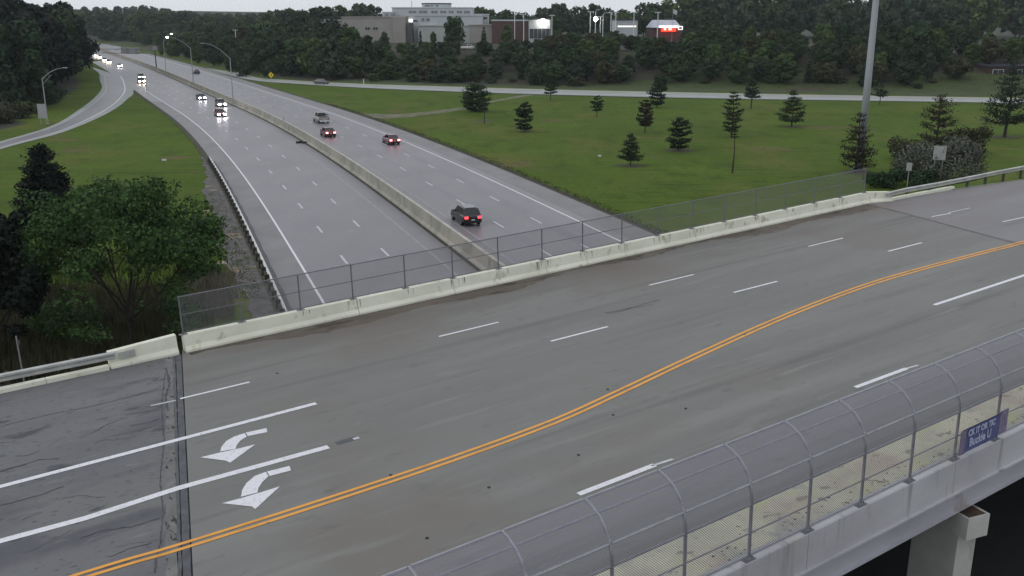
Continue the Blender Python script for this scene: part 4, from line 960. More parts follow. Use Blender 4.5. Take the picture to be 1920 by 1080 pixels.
# ------------------------------------------------------------ large near tree on the left
def near_tree(px, py, wpx, hpx, seed, label, leafm, nleaf, leaf, z=0.0, limbs=6, spread=.9, name='large_tree', low=.22, rad=.15, lean=0):
    x, y = gnd(px, py, z); k = math.hypot(x, y) / F; w = wpx * k / 2; h = hpx * k * 1.02
    rs = np.random.RandomState(seed); mb = MB(); tips = []
    mb.tube([(0, 0, -.3), (.05, .02, h * .12), (.1, 0, h * .24)], rad, 8, rad * .72)
    for i in range(limbs):
        a = i * 6.283 / limbs + rs.uniform(-.3, .3); z0 = h * (.10 + .03 * (i % 4)); sp = spread * rs.uniform(.45, 1.0)
        limb_tube(mb, rs, (.06, 0, z0 + h * .06), (math.cos(a) * sp + lean, math.sin(a) * sp, rs.uniform(.5, .95)), w * rs.uniform(.75, 1.05), rad * .5, 2, tips)
    limb_tube(mb, rs, (.08, 0, h * .22), (.1, .1, 1), h * .45, rad * .7, 2, tips)
    for q in range(limbs * 2):      # low skirt of foliage
        a = q * 2.4; rr = w * rs.uniform(.45, .92); tips.append(np.array([rr * math.cos(a), rr * math.sin(a), h * rs.uniform(low + .02, .42)]))
    L_ = []
    for t in tips:
        t = t.copy(); rr = math.hypot(t[0], t[1])
        if rr > w * .92: t[:2] *= w * .92 / rr
        t[2] = min(max(t[2], h * low), h * .93); L_.append((t, w * rs.uniform(.11, .22)))
    for q in range(14):      # fill the top dome
        a = rs.uniform(0, 6.28); r = w * .75 * math.sqrt(rs.uniform()); L_.append((np.array([r * math.cos(a), r * math.sin(a), h * (.92 - .40 * (r / w) ** 2) - rs.uniform(0, .12) * h]), w * rs.uniform(.14, .24)))
    cm = crown_mesh('crown', seed, nleaf, 0, h, w, leaf, extra=L_, flat=.62); cm.materials.append(leafm)
    r = empty(name, label, 'tree', (x, y, z)); link(cm, 'crown', None, r); mb.build('trunk', M_bark, r); return r
near_tree(246, 655, 340, 325, 5, 'large spreading leafy tree behind the left guardrail', L_near, 25000, .115, limbs=9, low=.10)
near_tree(-5, 690, 190, 300, 8, 'black-green tree cut off by the left edge of the photo', L_blk, 14000, .15, limbs=6)
bush(120, 640, 150, 95, 12, 'dark tangled bush under the large leafy tree on its left', L_near, 5000, .10)
bush(330, 600, 70, 50, 13, 'low green bush between the large leafy tree and the mesh fence', L_near, 2500, .09)
bush(30, 560, 130, 120, 14, 'dark bush below the black-green tree at the left edge', L_blk, 5000, .12)
bush(395, 520, 60, 34, 15, 'small green bush right of the large leafy tree', L_near, 1800, .10)
pine_at(95, 432, 142, 104, 22, 'dense dark rounded conifer on the grass at left', L_blk, name='dense_conifer', taper='cone', density=3.4, gap=.02, whorls=17, ragged=.15, size=.28)

# undergrowth and dry weeds: uncountable
rs = np.random.RandomState(4)
def weeds(name, label, n, fx, m, h=(.5, 1.2), wdt=.03):
    V_, F_ = [], []
    P = []
    while len(P) < n:
        q = fx(rs)
        if q is not None: P.append(q)
    P = np.array(P); Z = terrain(P[:, 0], P[:, 1])
    for (x, y), z in zip(P, Z):
        hh = rs.uniform(*h); a = rs.uniform(0, 6.28); lx, ly = rs.uniform(-.35, .35, 2) * hh; b = len(V_); c_, s_ = math.cos(a) * wdt, math.sin(a) * wdt
        V_ += [(x - c_, y - s_, z), (x + c_, y + s_, z), (x + lx * .5 + c_ * .8, y + ly * .5 + s_ * .8, z + hh * .6), (x + lx * .5 - c_ * .8, y + ly * .5 - s_ * .8, z + hh * .6), (x + lx, y + ly, z + hh)]
        F_ += [(b, b+1, b+2, b+3), (b+3, b+2, b+4)]
    me = bpy.data.meshes.new(name); me.from_pydata(V_, [], F_); me.update(); o = link(me, name, m); tag(o, label, kind='stuff'); return o
W_brn = leaf_mat('weeds_brown', (.022, .022, .012), (.042, .040, .022), (.085, .078, .05)); W_grn = leaf_mat('weeds_green', (.022, .032, .010), (.045, .06, .014), (.075, .095, .02)); W_tan = leaf_mat('weeds_dry', (.09, .075, .06), (.15, .13, .11), (.22, .20, .17))
def reg(pxa, pxb, pya, pyb):
    def f(r):
        px, py = r.uniform(pxa, pxb), r.uniform(pya, pyb); x, y = gnd(px, py, 0); z = tz(x, y)
        if z > .5: x, y = gnd(px, py, z)
        if float(offs_hwy(x, y)) > OL - 1.2: return None
        s_ = x * DH[0] + y * DH[1]; t_ = x * PP[0] + y * PP[1]
        if t_ < 38.2: return None
        return (x, y)
    return f
weeds('undergrowth', 'brown tangled weeds on the bank below the left guardrail', 14000, reg(-60, 345, 545, 720), W_brn, (.4, 1.3), .022)
weeds('undergrowth', 'green weeds under the large leafy tree', 9000, reg(-60, 400, 480, 700), W_grn, (.3, 1.0), .03)
weeds('dry_weeds', 'pale dry stalks behind the left end of the mesh fence', 3000, reg(345, 440, 515, 600), W_tan, (.5, 1.1), .012)
weeds('rough_grass', 'rough tufts along the edge of the gravel strip', 2600, reg(385, 500, 360, 560), W_grn, (.08, .22), .03)

def edge_reg(L0, L1, o):
    def f(r):
        q = hpt(r.uniform(L0, L1), o + r.uniform(-.5, 1.6) ** 3 * .35); return (q[0], q[1])
    return f
weeds('verge_grass', 'ragged grass tufts along the right edge of the highway pavement', 9000, edge_reg(Lp(1210, 440) - 10, Lp(600, 195), OR + .5), W_brn, (.04, .16), .05)
# mulched rings and bare grass round some infield trees
M_mulch = mat('bare_ring', (.035, .040, .014), (.07, .065, .028), 1.5, (1, 1, 1), 1)
for (px, py, rr) in ((1182, 310, 2.2), (1272, 282, 2.4), (984, 246, 1.5), (1484, 237, 2.0), (1603, 322, 2.2), (1883, 257, 2.6), (908, 226, 2.2)):
    x, y = gnd(px, py); R_ = random.Random(px); MB().poly([(x + rr * R_.uniform(.6, 1.15) * math.cos(a), y + rr * R_.uniform(.6, 1.15) * math.sin(a), -.035) for a in np.arange(0, 6.28, .39)]).build('bare_ground', M_mulch, g)
# ------------------------------------------------------------ vehicles (x forward, z up, wheels on z=0)
def paint(name, c): 
    m = mat(name, c, tuple(x * 1.1 for x in c), 1, rough=.28, spec=.6); m.node_tree.nodes['Principled BSDF'].inputs['Coat Weight'].default_value = .5; return m
P_blk = paint('paint_black', (.012, .013, .016)); P_red = paint('paint_darkred', (.10, .008, .010)); P_wht = paint('paint_white', (.62, .62, .62)); P_slv = paint('paint_silver', (.28, .28, .26)); P_blu = paint('paint_darkblue', (.02, .025, .05)); P_gry = paint('paint_grey', (.09, .09, .10))
E_head = emat('headlight_glow', (1, .93, 1.0), 60); E_headw = emat('headlight_warm', (1, .82, .62), 70); E_headf = emat('headlight_far', (1, .82, .60), 60)
E_tail = emat('taillight_glow', (1, .05, .06), 2.6); E_tail2 = emat('taillight_bright', (1, .18, .20), 9); M_tail = mat('taillight_off', (.25, .01, .01), None, rough=.3); M_head = mat('headlight_off', (.5, .5, .5), None, rough=.2)
M_plate = mat('licence_plate', (.5, .5, .48), None)
wm = MB().disc((0, 0, 0), (0, 1, 0), .33, .24, 16).mesh('tyre'); rm = MB().disc((0, 0, 0), (0, 1, 0), .20, .26, 12).mesh('rim')
SPEC = dict(
    sedan=dict(L=4.7, W=1.82, body=[(-2.35, .42, .80, .80), (-2.25, .28, .98, .87), (-1.5, .24, 1.02, .91), (-.2, .22, .96, .91), (.95, .22, .93, .91), (1.9, .24, .82, .88), (2.25, .30, .70, .80), (2.35, .42, .60, .66)], cab=(-1.85, -1.05, .35, 1.20, 1.43)),
    suv=dict(L=4.6, W=1.88, body=[(-2.3, .48, .95, .84), (-2.2, .32, 1.08, .91), (-1.2, .28, 1.08, .94), (0, .26, 1.04, .94), (1.0, .26, 1.02, .94), (1.85, .28, .95, .92), (2.2, .34, .82, .84), (2.3, .45, .72, .70)], cab=(-2.14, -1.75, .25, 1.05, 1.66)),
    pickup=dict(L=5.6, W=1.95, body=[(-2.8, .55, 1.05, .92), (-2.75, .42, 1.10, .97), (-1.0, .38, 1.10, .98), (0, .36, 1.08, .98), (1.2, .36, 1.10, .98), (2.3, .38, 1.04, .96), (2.65, .42, .95, .90), (2.8, .5, .85, .8)], cab=(-.75, -.55, .55, 1.25, 1.82)),
    truck=dict(L=6.5, W=2.3, body=[(-3.2, .6, 1.2, 1.1), (-3.15, .5, 1.25, 1.13), (0, .45, 1.25, 1.15), (1.4, .45, 1.3, 1.15), (2.9, .45, 1.2, 1.1), (3.2, .5, 1.0, 1.0)], cab=(.6, .7, 1.9, 2.5, 2.5)))
def car(kind, name, label, cat, x, y, hd, pm, head=None, tail=None, group=None, z=0.0, detail=True):
    S = SPEC[kind]; r = empty(name, label, cat, (x, y, z), math.pi / 2 - hd, group); hwm = S['W'] / 2 / .94
    mb = MB(); n = 8
    for (sx, zb, zt, hw) in S['body']:
        hw *= S['W'] / 1.82 if kind in ('sedan',) else 1
        mb.v += [(sx, -hw * .88, zb), (sx, -hw, zb + .16), (sx, -hw * .985, zt - .16), (sx, -hw * .90, zt), (sx, hw * .90, zt), (sx, hw * .985, zt - .16), (sx, hw, zb + .16), (sx, hw * .88, zb)]
    N = len(S['body'])
    for i in range(N - 1):
        for j in range(n): k_ = (j + 1) % n; mb.f.append((n*i + j, n*i + k_, n*(i+1) + k_, n*(i+1) + j)[::-1])
    mb.f.append(tuple(range(0, n))); mb.f.append(tuple(range(n*(N-1), n*N))[::-1])
    c0, c1, c2, c3, zr = S['cab']; hw = S['W'] / 2 * .90; ht = S['W'] / 2 * .74; zb = lambda q: np.interp(q, [b[0] for b in S['body']], [b[2] for b in S['body']]) - .03
    B = [(c0, -hw, zb(c0)), (c3, -hw, zb(c3)), (c3, hw, zb(c3)), (c0, hw, zb(c0)), (c1, -ht, zr - .02), (c2, -ht, zr), (c2, ht, zr), (c1, ht, zr - .02)]
    mb.quadbox(B); mb.box(c1 + .1, c2 - .1, -ht * .8, ht * .8, zr - .03, zr + .035)
    if kind == 'pickup':
        pass
    mb.build('body', pm, r)
    def win(nm, q, u0=.06, u1=.94, v0=.14, v1=.92, off=.008):
        a, b, c, d = [Vector(B[i]) for i in q]; nn = (b - a).cross(d - a).normalized()
        P = lambda u, v: (a.lerp(b, u)).lerp(d.lerp(c, u), v) + nn * off
        MB().poly([P(u0, v0), P(u1, v0), P(u1, v1), P(u0, v1)]).poly([P(u0, v0) - nn * .02, P(u0, v1) - nn * .02, P(u1, v1) - nn * .02, P(u1, v0) - nn * .02]).build(nm, M_glass, r)
    win('windshield', (1, 2, 6, 5)); win('rear_window', (3, 0, 4, 7))
    win('side_window', (0, 1, 5, 4), .10, .53); win('side_window', (0, 1, 5, 4), .56, .90); win('side_window', (2, 3, 7, 6), .10, .44); win('side_window', (2, 3, 7, 6), .47, .90)
    hl = S['L'] / 2; wb = hl - .85; yw = S['W'] / 2 - .13
    for sx in (wb - .05, -wb + .05):
        for sy in (-yw, yw):
            w = link(wm, 'wheel', M_black, r); w.location = (sx, sy, .33); q = link(rm, 'rim', M_rim, w)
    zh = S['body'][-2][2] - .10; zt = S['body'][1][2] - .18; ft = S['body'][-2][0]; rt = S['body'][0][0]; wy = S['W'] / 2
    for sy in (-1, 1):
        hs = 1.0 if head is None else (1.75 if head is E_headf else 1.45)  # lit lenses enlarged: the glare is put into their size
        MB().box(ft - .02, ft + .10 * hs, sy * (wy - .36) - .17 * hs, sy * (wy - .36) + .17 * hs, zh - .10 * hs, zh + .08 * hs).build('headlight', head or M_head, r)
        if kind == 'pickup': MB().box(rt - .05, rt + .05, sy * (wy - .14) - .07, sy * (wy - .14) + .07, .72, 1.02).build('taillight', tail or M_tail, r)
        else: MB().box(rt - .06, rt + .06, sy * (wy - .30) - .17, sy * (wy - .30) + .17, zt - .13, zt + .08).build('taillight', tail or M_tail, r)
    MB().box(rt - .07, rt + .02, -wy * .86, wy * .86, .36, .56).build('rear_bumper', M_white if kind == 'pickup' and pm is P_slv else (M_black if pm is not P_wht else P_gry), r)
    MB().box(S['body'][-1][0] - .05, S['body'][-1][0] + .05, -wy * .70, wy * .70, .34, .52).build('front_bumper', M_black, r)
    MB().box(rt - .085, rt - .06, -.17, .17, .60, .72).build('licence_plate', M_plate, r)
    for sy in (-1, 1): MB().box(c3 - .35, c3 - .15, sy * (wy + .02) - .07, sy * (wy + .02) + .07, zb(c3) + .04, zb(c3) + .18).build('mirror', pm, r)
    if kind == 'pickup':
        MB().box(-2.6, -.85, -.82, .82, 1.095, 1.115).build('bed', mat('bed_liner', (.03, .03, .03), None), r)
        for k_ in range(3): MB().tube([(-2.5 + k_ * .8, -.9, 1.1), (-2.5 + k_ * .8, -.86, 1.55), (-2.5 + k_ * .8, .86, 1.55), (-2.5 + k_ * .8, .9, 1.1)], .04, 5).build('rack_bar', M_black, r)
    if kind == 'truck': MB().box(-3.15, .35, -1.15, 1.15, 1.25, 2.9).build('cargo_box', P_gry, r)
    return r
def on_road(px, py): x, y = gnd(px, py); L, off = hproj((x, y)); q = hpt(L, off); return q
def away(px, py, *a, **k): q = on_road(px, py); return q[0], q[1], q[2]
def drive(px, py, toward, kind, name, label, pm, cat='car', **kw):
    q = on_road(px, py); hd = q[2] + (math.pi if toward else 0); return car(kind, name, label, cat, q[0], q[1], hd, pm, **kw)
drive(873, 416, 0, 'suv', 'hatchback', 'black hatchback with red tail lights, nearest car on the highway', P_blk, tail=E_tail)
drive(733, 269, 0, 'sedan', 'sedan', 'dark red sedan with bright tail lights near the right edge line', P_red, tail=E_tail2)
drive(615, 255, 0, 'sedan', 'sedan', 'dark red car with lit tail lights just below the pale pickup', P_red, tail=E_tail2)
drive(602, 229, 0, 'pickup', 'pickup_truck', 'old pale grey pickup with a white rear bumper on the highway', P_slv, cat='pickup truck')
drive(377, 187, 1, 'sedan', 'sedan', 'dark blue oncoming car with headlights on, left of the oncoming van', P_blu, head=E_head)
drive(414, 200, 1, 'suv', 'suv', 'dark oncoming sport utility vehicle with headlights beside the median', P_gry, cat='suv', head=E_head)
drive(413, 218, 1, 'sedan', 'sedan', 'dark red oncoming car, nearest vehicle in the oncoming lanes', P_red, head=E_head)
drive(265, 156, 1, 'suv', 'suv', 'dark oncoming vehicle beside the grassy gore of the entrance ramp', P_blk, cat='suv', head=E_headw)
drive(265, 148, 1, 'suv', 'suv', 'oncoming vehicle close behind the one at the gore', P_gry, cat='suv', head=E_headw)
drive(224, 126, 1, 'sedan', 'sedan', 'white oncoming car with headlights passing under the sign gantry', P_wht, head=E_head)
for px, py, lb in ((203, 119, 'oncoming car with glaring headlights just behind the white one'), (196, 115, 'second glaring oncoming car behind the white one'), (186, 109, 'oncoming car in the bunch of far headlights, left of the gantry leg, front right'), (180, 106, 'oncoming car in the middle of the far bunch of headlights'), (174, 103, 'oncoming car at the rear of the far bunch of headlights')):
    drive(px, py, 1, 'sedan', 'sedan', lb, P_gry, head=E_headf, group='far oncoming cars with glaring headlights')
drive(450, 143, 0, 'sedan', 'sedan', 'black car driving away near the start of the exit ramp', P_blk)
drive(368, 138, 0, 'sedan', 'sedan', 'small dark car driving away, farthest one in the right lanes', P_blk)
xr, yr_ = gnd(603, 157.5); car('sedan', 'sedan', 'dark car with a pale roof line on the exit ramp', 'car', xr, yr_, math.atan2(36, -20), P_gry)
# parked vehicles glimpsed on the hilltop
def parked(px, py, kind, name, label, pm, hd, cat='car', Y=None):
    lo, hi = 260, 420
    for _ in range(30):
        m_ = (lo + hi) / 2; p = at(px, py, m_)
        if p[2] > tz(p[0], m_): lo = m_
        else: hi = m_
    p = at(px, py, m_); return car(kind, name, label, cat, p[0], m_, hd, pm, z=tz(p[0], m_) + .02, group=None)
parked(879, 93, 'pickup', 'pickup_truck', 'white pickup parked on the hilltop below the office', P_wht, 1.4, 'pickup truck', 341)

# ------------------------------------------------------------ street lamps
def lamp(px, py, ptop, pelb, ptip, label, lit=False, mast=False):
    x, y = gnd(px, py); zb = 1.3 if mast else 0
    if mast: L, o_ = hproj((x, y)); q = hpt(L, .34); x, y = q[0], q[1]; zb = 1.33
    k = math.hypot(x, y) / F; ht = (py - ptop) * k * 1.03; arm = (ptip - px) * k; rise = (ptop - pelb) * k
    r = empty('street_lamp', label, 'street lamp', (x, y, zb)); ht -= zb
    MB().tube([(0, 0, 0), (0, 0, ht)], .13, 8, .085).build('pole', M_galv, r); MB().box(-.2, .2, -.2, .2, 0, .12).build('base', M_galv, r)
    a = [(0, 0, ht - .1), (arm * .35, 0, ht + rise * .55), (arm * .7, 0, ht + rise * .9), (arm, 0, ht + rise)]
    MB().tube(a, .055, 6, .04).build('arm', M_galv, r)
    if not mast: MB().tube([(0, 0, ht - 1.0), (arm * .45, 0, ht + rise * .35)], .03, 5).build('brace', M_galv, r)
    sg = 1 if arm > 0 else -1; hx = [arm, arm + .75 * sg]
    MB().prism([(min(hx), -.14), (max(hx), -.14), (max(hx), .14), (min(hx), .14)], ht + rise - .05, ht + rise + .12).build('lamp_head', M_galv, r)
    MB().disc((arm + .4 * sg, 0, ht + rise - .11), (0, 0, 1), .24 if lit else .13, .14, 10).build('lens', emat('lamp_glow', (1, .97, .92), 70) if lit else M_glass, r)
    return r
lamp(463, 195, 117, 92, 420, 'unlit median street lamp, nearest of those on the highway', mast=True)
lamp(382, 163, 98, 80, 346, 'lit median street lamp with its arm to the left', lit=True, mast=True)
lamp(312, 140, 85, 73, 325, 'lit street lamp with its arm to the right, beside the gantry leg', lit=True)
lamp(90, 233, 160, 143, 127, 'grey street lamp standing left of the entrance ramp by the dark wood')
hm = empty('high_mast_pole', 'tall tapering grey high-mast pole rising out of the photo', 'light mast', (*gnd(1611, 318), 0))
MB().tube([(0, 0, 0), (0, 0, 12), (0, 0, 24), (0, 0, 36)], .52, 16, .26).build('pole', mat('mast_steel', (.32, .34, .37), (.40, .42, .45), .3, (1, 1, .2), rough=.45, metal=.3), hm, smooth=True)
MB().box(-.7, .7, -.7, .7, 0, .25).build('base', M_shld, hm)
# ------------------------------------------------------------ overhead sign gantry
ga = gnd(173, 128); gb = gnd(294, 133)
gt = empty('sign_gantry', 'overhead steel truss gantry over the oncoming lanes far up the highway', 'gantry', (*gb, 0))
v = Vector((ga[0] - gb[0], ga[1] - gb[1], 0)); hh = 7.0
MB().tube([(0, 0, 0), (0, 0, hh + .8)], .22, 8, .18).build('leg', M_raild, gt); MB().tube([v, v + Vector((0, 0, hh))], .22, 8, .18).build('leg', M_raild, gt)
for z0, dy in ((hh - .9, 0), (hh + .5, 0)): MB().tube([(0, dy, z0), v + Vector((0, dy, z0 - .4))], .12, 6).build('chord', M_galvd, gt)
for i in range(14): a_, b_ = v * (i / 14), v * ((i + 1) / 14); MB().tube([a_ + Vector((0, 0, hh - .9 - .4 * i / 14 if i % 2 else hh + .5 - .4 * i / 14)), b_ + Vector((0, 0, hh + .5 - .4 * i / 14 if i % 2 else hh - .9 - .4 * i / 14))], .05, 4).build('brace', M_galvd, gt)
MB().box(-.6, .6, -.3, .3, hh + .3, hh + 1.6).build('end_housing', M_galv, gt)
for f in (.30, .44): q = v * f; MB().box(q.x - 1.6, q.x + 1.6, q.y - .2, q.y - .1, hh - 1.3, hh + 1.1).build('sign_panel', M_signb, gt)
# ------------------------------------------------------------ signs
def two_leg_sign(px, py, hpx, wpx, ppx, name, label, legs=2, m=M_signb, z=0, glyph=None):
    x, y = hit(px, py); zt = tz(x, y)
    k = math.hypot(x, y) / F; w = wpx * k / 2; h = hpx * k; ph = ppx * k; a = math.atan2(x, y)
    r = empty(name, label, 'sign', (x, y, zt - .05), -a)
    for q in ((-.6, .6) if legs == 2 else (0,)): MB().box(q * w - .045, q * w + .045, .03, .10, 0, h - .05).build('post', M_galv, r)
    MB().box(-w, w, 0, .025, h - ph, h).build('panel', m, r); return r
two_leg_sign(1755, 345, 66, 20, 24, 'road_sign', 'blank grey back of a square sign on two posts before the bushes')
two_leg_sign(1700, 356, 48, 9, 14, 'road_sign', 'small narrow post-mounted sign left of the two-legged sign', 1)
two_leg_sign(82, 234, 35, 13, 24, 'road_sign', 'pale square sign back below the street lamp by the dark wood')
s_ = two_leg_sign(509, 153, 17, 8, 8, 'warning_sign', 'yellow diamond warning sign with a black arrow beside the exit ramp', 1, mat('sign_yellow', (.8, .62, .02), None, emit=None))
for c_ in list(s_.children):
    if c_.name.startswith('panel'): bpy.data.objects.remove(c_)
k = 290 / F; M_sy = mat('sign_yellow', (.8, .62, .02)); hz_ = 12.5 * k
MB().quadbox([(0, 0, hz_ - .85), (.85, 0, hz_), (.85, .03, hz_), (0, .03, hz_ - .85), (-.85, 0, hz_), (0, 0, hz_ + .85), (0, .03, hz_ + .85), (-.85, .03, hz_)]).build('panel', M_sy, s_)
MB().poly([(-.10, -.01, hz_ - .5), (.02, -.01, hz_ - .5), (.16, -.01, hz_ - .05), (.32, -.01, hz_ + .0), (.08, -.01, hz_ + .45), (-.26, -.01, hz_ + .12), (-.02, -.01, hz_ + .03)]).build('arrow', M_black, s_)
# small marker on the median and delineators
q = on_road(571, 240); mk = empty('median_marker', 'small white marker sign standing on the median barrier beside the dark red car', 'sign', (*hpt(hproj((q[0], q[1]))[0], .34)[:2], 1.33))
MB().box(-.05, .05, -.05, .05, 0, 1.6).build('post', M_galv, mk); MB().box(-.35, .35, -.08, -.05, .9, 1.9).build('panel', M_signw, mk)
for (px, py, nm, lb) in ((682, 158, 'delineator_post', 'small white delineator post behind the exit ramp'), (275, 169, 'gore_post', 'small grey post at the tip of the grassy gore')):
    x, y = gnd(px, py); r = empty(nm, lb, 'post', (x, y, 0)); MB().box(-.12, .12, -.05, .05, 0, 1.5).build('post', M_signw, r); MB().box(-.16, .16, -.08, -.05, 1.1, 1.5).build('reflector', M_rail, r)
# debris by the barrier, thin stake left of guardrail
x, y = gnd(566, 268); db = empty('debris', 'dark scrap of debris lying against the left foot of the median barrier', 'debris', (x, y, .02)); R = random.Random(8)
for i in range(5): a = R.uniform(0, 3); MB().box(-.9, .9, -.12, .12, 0, .12 + .1 * (i % 2)).build('scrap', M_black, db).rotation_euler = (0, 0, a)
x, y = gnd(42, 694, 2.6); st = empty('marker_stake', 'thin leaning grey stake on the weedy bank behind the left guardrail', 'post', (x, y, 2.0)); MB().tube([(0, 0, 0), (-.12, .1, 2.3)], .035, 6).build('stake', M_galv, st); MB().box(-.05, .05, -.02, .02, 1.9, 2.1).build('tag', M_galvd, st)
x, y = gnd(308, 301); q_ = MB().prism([(-.3, -.15), (.25, -.2), (.3, .15), (-.2, .2)], 0, .22).build('litter', M_signw, None); q_.location = (x, y, -.03); tag(q_, 'scrap of white litter on the grass left of the highway', 'litter')
x, y = gnd(1124, 293); q_ = MB().prism([(-.2, -.15), (.25, -.2), (.2, .15), (-.2, .2)], 0, .2).build('litter', M_signw, None); q_.location = (x, y, -.03); tag(q_, 'white scrap of litter on the infield left of the spreading pine', 'litter')
# pale rocks along the strip
R = random.Random(31); rk = []
for i in range(5):
    mb = MB(); n = 7; rr = [R.uniform(.7, 1.2) for _ in range(n)]
    mb.v = [(math.cos(6.283*j/n)*rr[j], math.sin(6.283*j/n)*rr[j]*.8, 0) for j in range(n)] + [(math.cos(6.283*j/n)*rr[j]*.6, math.sin(6.283*j/n)*rr[j]*.5, R.uniform(.4, .6)) for j in range(n)]
    for j in range(n): k_ = (j+1) % n; mb.f.append((j, k_, n+k_, n+j))
    mb.f.append(tuple(range(n, 2*n))); rk.append(mb.mesh('rock'))
M_rock = mat('rock_tan', (.24, .20, .155), (.36, .31, .25), 2, spots=[((.09, .085, .07), 3, .55, (1, 1, 1))])
for i in range(64):
    px, py = R.choice([(405, 402), (418, 418), (412, 450), (425, 455), (400, 395)]); px += R.gauss(0, 12); py += R.gauss(0, 14); x, y = gnd(px, py)
    if float(offs_hwy(x, y)) > OL - 3: continue
    o = link(R.choice(rk), 'rock', M_rock, None); o.location = (x, y, -.06); sc_ = R.uniform(.15, .55); o.scale = (sc_, sc_, sc_ * .7); o.rotation_euler = (0, 0, R.uniform(0, 6)); tag(o, 'tan rock lying on the bare bank between the grass and the gravel strip', 'rock', 'rocks on the bank left of the highway')

# ------------------------------------------------------------ buildings on the hilltop
B_beige = mat('beige_wall', (.30, .285, .265), (.34, .325, .30), .2, rough=.8); B_white = mat('pale_blue_wall', (.40, .43, .45), (.46, .49, .51), .2, rough=.7); B_green = mat('pale_green_wall', (.36, .39, .37), (.41, .44, .42), .2)
B_brick = mat('red_brick_wall', (.075, .042, .040), (.105, .058, .052), .6); B_roof = mat('dark_roof', (.02, .022, .035), (.03, .032, .045), .3); B_win = mat('dark_window', (.03, .035, .042), (.05, .055, .06), .5, rough=.2); B_winb = mat('blue_window', (.13, .15, .17), (.18, .20, .22), .5, rough=.25)
M_wf = mat('window_frame', (.42, .42, .42))
def bblock(parent, nm, m, x0, x1, yt, Y, dep, zb=5, roof=True):
    a = at(x0, yt, Y); b = at(x1, yt, Y)
    MB().box(a[0], b[0], Y, Y + dep, zb, a[2]).build(nm, m, parent)
    if roof: MB().box(a[0] - .3, b[0] + .3, Y - .3, Y + dep, a[2] + .003, a[2] + .45).build('roof_edge', m if roof is True else roof, parent)
def bwin(parent, x0, x1, y0, y1, Y, m=B_win, split=0):
    a = at(x0, y0, Y); b = at(x1, y1, Y); f = MB().box(a[0] - .15, b[0] + .15, Y - .12, Y - .02, b[2] - .15, a[2] + .15).build('window', M_wf, parent)
    n = max(1, split)
    for i in range(n): w = (b[0] - a[0]) / n; MB().box(a[0] + w*i + .06, a[0] + w*(i+1) - .06, Y - .16, Y - .121, b[2], a[2]).build('pane', m, f)
of = empty('office_building', 'long pale office building with stepped white upper floors on the hilltop', 'building', (0, 0, 0))
Y = 425
bblock(of, 'wall', B_white, 601, 640, 36, Y + 3, 25, roof=B_roof); bblock(of, 'wall', B_beige, 640.5, 765, 33, Y, 30, roof=B_beige)
bblock(of, 'wall', B_beige, 736, 760, 33, Y - 1.5, 2, roof=False)
bblock(of, 'wall', B_white, 717, 736, 24, Y + 4, 20); bblock(of, 'wall', B_white, 735, 884, 15.5, Y + 10, 26); bblock(of, 'wall', B_white, 760, 905, 30, Y + 3, 30)
bblock(of, 'wall', B_green, 784, 880, 49, Y - 2, 8); bblock(of, 'wall', B_beige, 880, 941, 48, Y - 4, 25); bblock(of, 'wall', B_white, 884, 915, 28, Y + 6, 20)
a = at(785, 15, Y + 14); b = at(845, 15, Y + 14); c = at(785, 7.5, Y + 14); cxm = (a[0] + b[0]) / 2; rr = (b[0] - a[0]) / 2
for i in range(8):
    t0, t1 = math.pi * 2 * i / 8 + .39, math.pi * 2 * (i + 1) / 8 + .39; P = [(cxm + rr * math.cos(t), Y + 26 + rr * .9 * math.sin(t)) for t in (t0, t1)]
    mb = MB(); mb.v = [(P[0][0], P[0][1], a[2] - 1), (P[1][0], P[1][1], a[2] - 1), (P[1][0], P[1][1], c[2]), (P[0][0], P[0][1], c[2])]; mb.f = [(0, 1, 2, 3)]; mb.build('penthouse_wall', B_white, of)
MB().prism([(cxm + rr * 1.02 * math.cos(t), Y + 26 + rr * .92 * math.sin(t)) for t in [math.pi * 2 * i / 8 + .39 for i in range(8)]], c[2], c[2] + .5).build('penthouse_roof', B_roof, of)
for x0, x1 in ((796, 806), (808, 812), (817, 822)): bwin(of, x0, x1, 9.5, 12.5, Y + 13.2, B_winb)
for x0, x1 in ((766, 781), (784.5, 802), (808, 821), (825, 837), (841, 851), (856, 867), (870, 881)): bwin(of, x0, x1, 20, 25, Y + 10, B_winb, 2)
for x0, x1 in ((721, 729), (732, 741)): bwin(of, x0, x1, 26.5, 30, Y + 4, B_winb)
for x0, x1 in ((790, 796), (799, 806)): bwin(of, x0, x1, 34, 40, Y + 3, B_winb)
for x0, x1 in ((684, 694), (699, 709)): bwin(of, x0, x1, 51, 56, Y, B_win, 2)
bwin(of, 760, 767, 37.5, 40.5, Y + 3, B_win); bwin(of, 774, 783, 37.5, 40.5, Y + 3, B_win); bwin(of, 890, 914, 32, 36, Y + 6, B_win, 3); bwin(of, 627, 640, 40, 42, Y + 3, B_win)
a = at(763, 43, Y - 3); b = at(773, 43, Y - 3); MB().box(a[0], b[0], Y - 3, Y + 2, 5, a[2]).build('stair_tower', mat('tower_dark', (.07, .065, .065), (.10, .095, .09), 1), of)
a = at(770, 38.5, Y + 2.6); MB().box(a[0] - .6, a[0] + .6, Y + 2.3, Y + 2.7, a[2] - .3, a[2] + .3).build('wall_light', emat('wall_light', (1, 1, 1), 6), of)
a = at(772, 15, Y + 16); MB().tube([(a[0], Y + 16, a[2]), (a[0], Y + 16, a[2] + 3)], .12, 5).build('antenna', M_galv, of)
bk = empty('brick_store', 'low red brick building with a pale front panel and a floodlight', 'building', (0, 0, 0)); Y = 415
